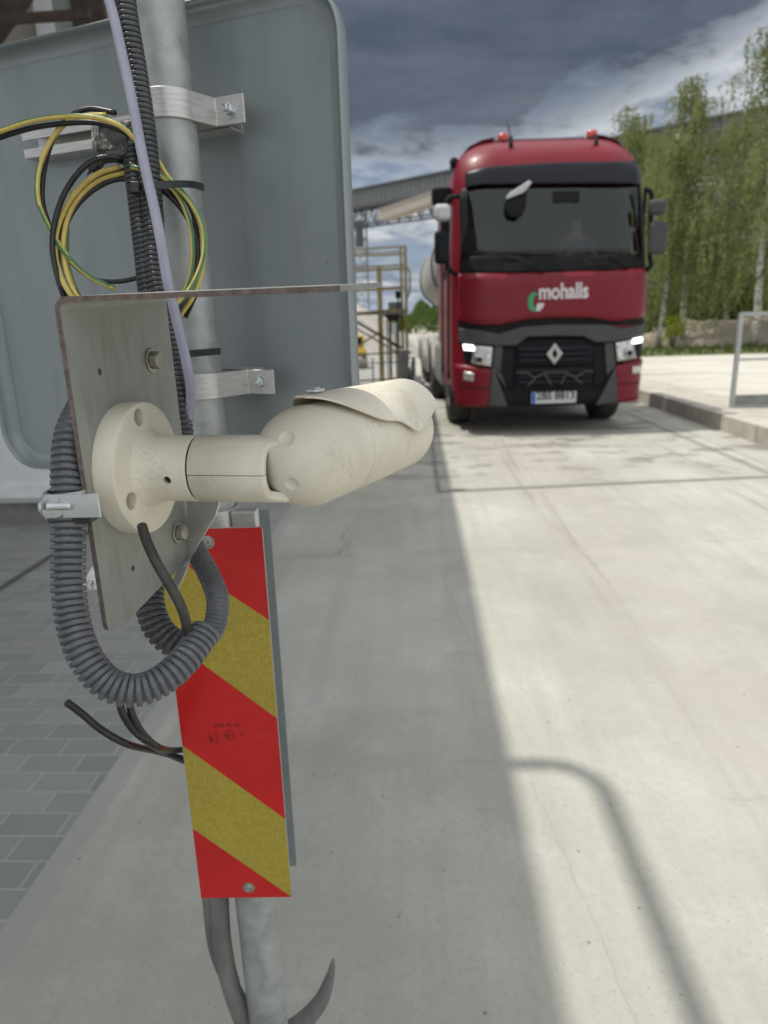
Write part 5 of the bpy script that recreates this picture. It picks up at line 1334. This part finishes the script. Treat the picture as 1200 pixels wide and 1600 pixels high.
mb = MB(); mb.bx(.028, Lr-.028, -.006, .006, .033, .17); rl(mb, 'kick_board', M['steelg'])

# ================================================================== ACCESS PLATFORM
PYY = 15.0
def q15(px, py, Y=PYY): return AY(px, py, Y)
plat = empty('access_platform', (q15(595, 605).x, PYY, 0), 0, 'tall rusty yellow access platform with railings between the sign and the truck', 'platform')
def pb(mb, name, m, parent=None):
    o = mb.build(name, m, fix=True); o.location = -plat.location; o.parent = plat; return o
def vpost(px, ytop, Y, w=.05, m='yrail', name='post'):
    t = q15(px, ytop, Y); mb = MB(); mb.bx(t.x-w/2, t.x+w/2, Y-w/2, Y+w/2, 0, t.z); pb(mb, name, M[m])
def hrail(x0, y0, x1, y1, Y, w=.04, m='yrail', name='rail'):
    mb = MB(); mb.bar(q15(x0, y0, Y), q15(x1, y1, Y), w, w); pb(mb, name, M[m])
for Y in (PYY, PYY+1.6):
    vpost(633 if Y == PYY else 626, 385, Y, .06); vpost(594 if Y == PYY else 590, 418, Y, .05); vpost(548, 388, Y)
for y0, y1 in ((391, 385), (401, 397), (419, 414), (424, 420), (454, 448), (490, 483)):
    hrail(540, y0, 634, y1, PYY, .035)
for y0, y1 in ((397, 393), (423, 419), (455, 451)): hrail(545, y0, 628, y1, PYY+1.6, .03)
mb = MB(); a = q15(545, 488); b = q15(636, 484); mb.bx(a.x, b.x, PYY, PYY+1.6, a.z-.05, a.z); pb(mb, 'floor', M['steelg'])
hrail(552, 500, 642, 552, PYY-.1, .05, 'brown', 'stair_stringer'); hrail(552, 510, 640, 562, PYY+.7, .035, 'yrail', 'stair_stringer')
hrail(552, 545, 592, 520, PYY, .04); hrail(592, 520, 640, 560, PYY+.2, .035)
hrail(545, 555, 640, 550, PYY, .03, 'steeld'); hrail(545, 596, 640, 590, PYY-.3, .04, 'yrail'); hrail(545, 604, 640, 599, PYY-.3, .05, 'yrail')
hrail(545, 569, 640, 565, PYY+.5, .02, 'steeld')
for px in (582, 604): vpost(px, 560 if px != 604 else 500, PYY+.3, .03, 'steelg')
for px in (626, 637): vpost(px, 552, PYY-.2, .04, 'yrail')
t = q15(638, 418); mb = MB(); pth = [q15(633, 415), q15(640, 425), q15(640, 455), q15(634, 470)]; mb.tube(spline(pth, .05), .02, 8); pb(mb, 'ladder_hoop', M['yrail'])
# hopper on the platform
hop = empty('hopper', (q15(615, 500).x, 16.2, 0), 0, 'dark steel hopper box hanging under the platform railing', 'hopper')
mb = MB(); a = q15(599, 484, 16.2); b = q15(628, 484, 16.2); c = q15(622, 502, 16.2); d = q15(606, 502, 16.2)
mb.prism([(a.x, a.z), (b.x, b.z), (c.x, c.z), (d.x, d.z)], (0, 16.2, 0), (1, 0, 0), (0, 0, 1), (0, .6, 0)); o = mb.build('bin', M['brown'], fix=True); o.location = -hop.location; o.parent = hop
mb = MB(); mb.bx(c.x-.05, c.x+.02, 16.4, 16.5, 0, c.z); mb.bx(d.x, d.x+.07, 16.4, 16.5, 0, d.z); o = mb.build('leg', M['steelg']); o.location = -hop.location; o.parent = hop
mb = MB(); a = q15(606, 472, 16.2); b = q15(626, 484, 16.2); mb.bx(a.x, b.x, 16.3, 16.6, b.z, a.z); o = mb.build('lid', M['steelg']); o.location = -hop.location; o.parent = hop
a = q15(622, 464, 16.2); fl = MB(); fl.box((a.x, 16.2, a.z+.05), (.12, .12, .16)); fl.tube([(a.x, 16.25, a.z), (a.x, 16.25, q15(622, 484, 16.2).z)], .02, 8); o = bevel(fl.build('floodlight', M['tdark']), .02); tag(o, 'small dark floodlight on a stalk above the hopper', 'floodlight')
mb = MB(); a = q15(609, 505, 17.5); b = q15(621, 522, 17.5); mb.bx(a.x, b.x, 17.5, 17.8, b.z, a.z); mb.bx(a.x+.10, a.x+.16, 17.6, 17.7, 0, b.z); tag(mb.build('switch_cabinet', M['panelw']), 'pale grey switch cabinet on a leg below the hopper', 'cabinet')
# low barrier along the lane's left side
lb = empty('lane_barrier', (-.08, 14, 0), 0, 'low dark barrier along the left side of the lane before the platform', 'barrier')
for i, (x, y) in enumerate(((-.12, 11.6), (-.10, 13.4), (-.08, 15.4), (-.08, 17.6))):
    mb = MB(); mb.bx(x-.05, x+.05, y-.05, y+.05, 0, .62); o = mb.build('post', M['steelg']); o.location = -lb.location; o.parent = lb
mb = MB(); mb.bar((-.12, 11.5, .55), (-.08, 17.7, .55), .05, .14); mb.bar((-.12, 11.5, .30), (-.08, 17.7, .30), .04, .10); o = mb.build('beam', M['steeld']); o.location = -lb.location; o.parent = lb
mb = MB(); mb.bx(-.34, -.16, 13.9, 14.3, 0, .95); tag(bevel(mb.build('control_box', M['steelg']), .02), 'dark upright control box beside the lane under the platform stairs', 'cabinet')
for i, (x, y, h) in enumerate(((.02, 12.6, .5),)):
    mb = MB(); mb.lathe((x, y, 0), (0, 0, 1), [(0, 0), (0, .07), (h, .07), (h+.03, .05), (h+.03, 0)], 18); tag(mb.build('bollard', M['white'], fix=True), 'short white bollard at the left edge of the lane', 'bollard')
# yellow loader beyond
ld = empty('wheel_loader', (q15(564, 560, 24).x, 24, 0), 0, 'small yellow wheel loader in front of the gravel heap, half hidden by the sign', 'loader')
def lo(mb, name, m): o = mb.build(name, m, fix=True); o.location = (0, 0, 0); o.parent = ld; return o
mb = MB(); mb.bx(-.9, .35, 0, 2.2, .9, 1.45); bevel(lo(mb, 'body', M['machine']), .08); mb = MB(); mb.bx(-.7, .2, .3, 1.5, 1.45, 2.6); bevel(lo(mb, 'cab', M['machine']), .08)
mb = MB(); mb.bx(-.62, .12, .28, .30, 1.75, 2.45); lo(mb, 'window', M['tvisor'])
for x in (-.75, .25): mb = MB(); mb.lathe((x-.2, .1, .55), (1, 0, 0), [(0, 0), (0, .5), (.05, .55), (.35, .55), (.4, .5), (.4, 0)], 24); lo(mb, 'wheel', M['tyre'])
mb = MB(); mb.prism([(0, .15), (.7, .1), (.75, .3), (.2, .8), (0, .75)], (-1.1, -.9, 0), (0, -1, 0), (0, 0, 1), (1.7, 0, 0)); lo(mb, 'bucket', M['brown'])
ld.scale = (.42, .42, .42)

# ================================================================== CONVEYOR GALLERY
gal = empty('conveyor_gallery', (0, 78, 0), 0, 'long grey conveyor gallery on a lattice girder crossing high behind the truck', 'conveyor')
def gb(mb, name, m): o = mb.build(name, m, fix=True); o.location = -gal.location; o.parent = gal; return o
def gpt(px, py, D): return AY(px, py, D)
GA = gpt(470, 313, 96); GB = gpt(1330, 140, 52)
gdir = (GB-GA); Lg = gdir.length
hg = 2.6
mb = MB(); mb.bar(GA-Vector((0, 0, hg*.5)), GB-Vector((0, 0, hg*.5)), 2.4, hg*.62); 
for i in range(90):
    q_ = GA.lerp(GB, (i+.5)/90)-Vector((0, 0, hg*.5)); mb.box(q_, (.12, 2.52, hg*.63), (gdir.normalized(), Vector((gdir.y, -gdir.x, 0)).normalized(), Vector((0, 0, 1))))
gb(mb, 'gallery_body', M['clad'])
mb = MB(); mb.bar(GA+Vector((0, 0, hg*-.12)), GB+Vector((0, 0, hg*-.12)), 2.7, .22); gb(mb, 'gallery_roof', M['steeld'])
mb = MB(); off1 = Vector((0, 0, -hg*.86)); off2 = Vector((0, 0, -hg*.86-1.9)); nrm_ = Vector((gdir.y, -gdir.x, 0)).normalized()
for sd in (-1, 1):
    o3 = nrm_*sd*1.1
    mb.bar(GA+off1+o3, GB+off1+o3, .2, .2); mb.bar(GA+off2+o3, GB+off2+o3, .18, .18)
    N_ = 34
    for i in range(N_):
        a = GA.lerp(GB, i/N_)+o3; b = GA.lerp(GB, (i+.5)/N_)+o3; c = GA.lerp(GB, (i+1)/N_)+o3
        mb.bar(a+off1, b+off2, .10, .10); mb.bar(b+off2, c+off1, .10, .10); mb.bar(b+off1, b+off2, .08, .08)
gb(mb, 'lattice_girder', M['steeld'])
# lattice support leg
def mast(name, base, top, w, m, n=9, t=.1):
    mb = MB(); base = Vector(base); top = Vector(top); cr_ = [Vector((sx*w/2, sy*w/2, 0)) for sx, sy in ((-1, -1), (1, -1), (1, 1), (-1, 1))]
    for c in cr_: mb.bar(base+c, top+c, t, t)
    for i in range(n):
        a = base.lerp(top, i/n); b = base.lerp(top, (i+1)/n)
        for k in range(4): mb.bar(a+cr_[k], b+cr_[(k+1) % 4], t*.6, t*.6); mb.bar(b+cr_[k], b+cr_[(k+1) % 4], t*.6, t*.6)
    return gb(mb, name, M[m])
p1_ = gpt(561, 335, 88); mast('support_mast', (p1_.x, 88, 0), (p1_.x, 88, p1_.z), 1.6, 'steelg', 10, .12)
p1_ = gpt(1085, 235, 60); mast('support_mast', (p1_.x, 60, 0), (p1_.x, 60, p1_.z), 1.8, 'steeld', 9, .15)
mb = MB(); a = gpt(557, 345, 86); b = gpt(561, 385, 86); mb.bx(a.x-.2, a.x+.7, 86, 87, b.z, a.z); gb(mb, 'cable_box', M['steeld'])
a = gpt(600, 338, 70); b = gpt(705, 304, 66); mb = MB(); mb.bar(a, b, 1.6, .75); mb.bar(a+Vector((0, 0, .5)), b+Vector((0, 0, .5)), 1.7, .12)
tag(mb.build('side_conveyor', M['beige']), 'short beige enclosed conveyor under the long gallery, left of the truck', 'conveyor')

# ================================================================== TREES
def leafquad(vs, fs, p, s, rnd, droop=0.0):
    a = Vector((rnd.uniform(-1, 1), rnd.uniform(-1, 1), rnd.uniform(-.4, .4))).normalized(); b = Vector((rnd.uniform(-.5, .5), rnd.uniform(-.5, .5), -1-droop)).normalized()
    k = len(vs); w = s*.42
    vs += [p, p+a*w+b*s*.5, p+b*s, p-a*w+b*s*.5]; fs.append((k, k+1, k+2, k+3))
def birch(name, h, spread, seed, dens=1.0, low=.22, lean=0.0):
    rnd = random.Random(seed); root = bpy.data.objects.new(name, None); COL.objects.link(root)
    tr = []; x = y = 0
    for i in range(12):
        t = i/11; tr.append(Vector((x+lean*t*h, y, h*t*.94))); x += rnd.uniform(-.10, .10); y += rnd.uniform(-.1, .1)
    path = spline(tr, .35); rr = [max(.025, .155*(1-i/len(path))**.85*(h/12)) for i in range(len(path))]
    mt = MB(); mt.tube(path, rr, 9)
    ml = MB(); vs = []; fs = []; strands = []
    nb = int(30*dens)
    for i in range(nb):
        t = low+(.97-low)*((i+rnd.random())/nb); p0 = path[min(len(path)-1, int(t*len(path)))]; az_ = rnd.uniform(0, 2*pi)+i*2.4
        L = spread*(1.15-t)**.6*rnd.uniform(.65, 1.15)*(1 if t < .8 else .7)
        pts = [p0]; d = Vector((cos(az_), sin(az_), rnd.uniform(.7, 1.4))).normalized(); p = p0.copy(); m_ = 7
        for k in range(m_):
            d = (d+Vector((rnd.uniform(-.2, .2), rnd.uniform(-.2, .2), -.20))).normalized(); p = p+d*L/m_; pts.append(p.copy())
        sp = spline(pts, .3); ml.tube(sp, [max(.007, .036*(1-q/len(sp))) for q in range(len(sp))], 5)
        for q in range(2, len(sp)):
            for _ in range(2 if rnd.random() < .8 else 1): strands.append(sp[q]+Vector((rnd.uniform(-.25, .25), rnd.uniform(-.25, .25), rnd.uniform(-.1, .2))))
    for s0 in strands:
        ln = rnd.uniform(.6, 2.9)*(.6+.5*rnd.random()); drift = Vector((rnd.uniform(-.18, .18), rnd.uniform(-.18, .18), -1)).normalized(); n_ = int(ln/.085)
        ml_p = s0.copy()
        for q in range(n_):
            f = q/n_; p = s0+drift*(q*.085)+Vector((rnd.gauss(0, .05), rnd.gauss(0, .05), 0))
            if rnd.random() < .16: continue
            leafquad(vs, fs, p, rnd.uniform(.08, .15), rnd, .4)
    lf = MB(); lf.add(vs, fs)
    o = mt.build('trunk', M['bark'], root); o2 = ml.build('limbs', M['bark2'], root); o3 = lf.build('crown', M['leaf'], root)
    print(name, len(fs)); return root
def bush(name, r, h, seed, n, m, s=(.08, .16)):
    rnd = random.Random(seed); root = bpy.data.objects.new(name, None); COL.objects.link(root); vs = []; fs = []
    cl = [(rnd.uniform(-r, r)*.75, rnd.uniform(-r, r)*.6, rnd.uniform(.25, .85)*h, rnd.uniform(.25, .5)*r) for _ in range(16)]
    for i in range(n):
        c = cl[rnd.randrange(16)]; d = Vector((rnd.gauss(0, 1), rnd.gauss(0, 1), rnd.gauss(0, .9))).normalized()*c[3]*(.6+.5*rnd.random())
        p = Vector((c[0], c[1], c[2]))+d
        if p.z < .03: p.z = abs(p.z)
        leafquad(vs, fs, p, rnd.uniform(*s), rnd, -.5)
    MB().add(vs, fs).build('foliage', m, root)
    mb = MB()
    for i in range(6): c = cl[i]; mb.tube([(rnd.uniform(-.1, .1), rnd.uniform(-.1, .1), 0), (c[0]*.5, c[1]*.5, c[2]*.6), (c[0], c[1], c[2])], [.04, .025, .01], 5)
    mb.build('stems', M['bark'], root); return root
T = [birch('birch_tree', 13.2, 4.3, 11, 1.35, .2), birch('birch_tree', 11, 3.8, 23, 1.3, .2), birch('birch_tree', 14.5, 4.8, 37, 1.5, .2)]
# px of the foot, distance, variant, scale, turn, label
spots = [(1030, 33, 1, .86, .3, 'slim birch just right of the red cab, white trunk near the wing mirror'),
         (1066, 34, 0, .93, 1.9, 'drooping birch second to the right of the truck, thin pale trunk'),
         (1180, 31, 2, .98, 2.2, 'big drooping birch with a bright white trunk behind the barrier frame'),
         (1205, 34, 0, 1.08, 4.0, 'birch at the right edge of the picture, trunk behind the barrier frame'),
         (1265, 31, 2, 1.0, .5, 'birch whose hanging branches enter at the right edge of the picture'),
         (1135, 39, 1, 1.1, 3.3, 'birch standing behind the earth bank, between the two pale trunks'),
         (962, 46, 1, 1.27, 1.0, 'birch whose top shows above the cab roof'),
         (1015, 44, 0, .93, 2.7, 'birch in the back row just beside the cab'),
         (1230, 41, 0, 1.2, .9, 'tall birch in the back row at the far right')]
used = set()
for px, Y, v, s_, rz, lb_ in spots:
    q = AY(px, 520, Y); t_ = T[v] if v not in used else copy_tree(T[v]); used.add(v)
    t_.location = (q.x, Y, 0); t_.rotation_euler = (0, 0, rz); t_.scale = (s_, s_, s_); tag(t_, lb_, 'tree', 'birches behind the yard')
Bs = [bush('bush', 2.2, 3.0, 3, 5200, M['leaf2']), bush('bush', 1.8, 2.4, 9, 4200, M['leaf2'])]
bspots = [(1008, 43, 0, 1.0, 'dark green bush right beside the truck cab, behind the first birch'), (1050, 41, 1, 1.15, 'green bush between the first and second birch trunks'), (1092, 40, 0, 1.1, 'large green bush at the left end of the earth bank'),
          (1130, 43, 1, 1.5, 'green bush above the middle of the earth bank'), (1165, 41, 0, 1.25, 'green bush left of the white birch trunk behind the barrier'), (1212, 42, 1, 1.6, 'green bush behind the barrier frame at the right edge'), (1070, 50, 0, 1.9, 'tall dark bush in the back between the birches'), (1150, 52, 0, 2.0, 'tall dark bush at the back, above the earth bank'), (1235, 50, 0, 2.0, 'tall dark bush at the back beyond the right edge birches')]
for i, (px, Y, v, s_, lb_) in enumerate(bspots):
    q = AY(px, 520, Y); b_ = Bs[v] if i < 2 else copy_tree(Bs[v]); b_.location = (q.x, Y, 0); b_.rotation_euler = (0, 0, i*1.3); b_.scale = (s_, s_, s_); tag(b_, lb_, 'bush', 'bushes under the birches')
q = AY(1052, 520, 33.5); bb_ = bush('broom_bush', .55, .9, 4, 700, M['leafy'], (.05, .09)); bb_.location = (q.x, 33.5, .35); tag(bb_, 'small bright yellow flowering bush at the foot of the birches', 'bush')
bb_.location.z = 0; bb_.scale = (1, 1, 1.7)
# verge grass tufts
rnd = random.Random(5); vs = []; fs = []
for i in range(3500):
    x = rnd.uniform(7, 30); y = 26.3+x*.018+abs(rnd.gauss(0, 4.5)); k = len(vs); h_ = rnd.uniform(.05, .38)**1.1; a = rnd.uniform(0, 3.14)
    vs += [Vector((x-.03*cos(a), y-.03*sin(a), -.01)), Vector((x+.03*cos(a), y+.03*sin(a), -.01)), Vector((x+rnd.uniform(-.1, .1), y+rnd.uniform(-.1, .1), h_))]; fs.append((k, k+1, k+2))
tag(MB().add(vs, fs).build('grass', M['leaf2']), kind='stuff', label='rough grass growing on the verge below the birches', cat='grass')
# far tree belt: one mass of leaves on the horizon
rnd = random.Random(8); vs = []; fs = []
for i in range(26000):
    x = rnd.uniform(-34, 60); y = rnd.uniform(95, 118); top = 3.3+1.0*sin(x*.35)+.7*sin(x*.9+1)+.45*sin(x*2.3); p = Vector((x, y, rnd.random()**.6*max(.6, top)))
    leafquad(vs, fs, p, rnd.uniform(.35, .7), rnd, -.5)
tag(MB().add(vs, fs).build('distant_trees', M['leaf2']), kind='stuff', label='far belt of trees on the horizon beyond the yard', cat='trees')
# loose grit on the lane
rnd = random.Random(12); vs = []; fs = []
for i in range(900):
    x = rnd.uniform(-.9, 3.2); y = rnd.uniform(1.0, 7.0); r_ = rnd.uniform(.0008, .0022) if rnd.random() < .93 else rnd.uniform(.003, .0055)
    k = len(vs); an = rnd.uniform(0, 6)
    for j in range(5): vs.append(Vector((x+r_*cos(an+j*1.256)*rnd.uniform(.7, 1.2), y+r_*sin(an+j*1.256)*rnd.uniform(.7, 1.2), .0)))
    vs.append(Vector((x, y, r_*.9))); fs += [(k+j, k+(j+1) % 5, k+5) for j in range(5)]
tag(MB().add(vs, fs).build('grit', M['gravel']), kind='stuff', label='loose grit scattered over the concrete lane', cat='grit')
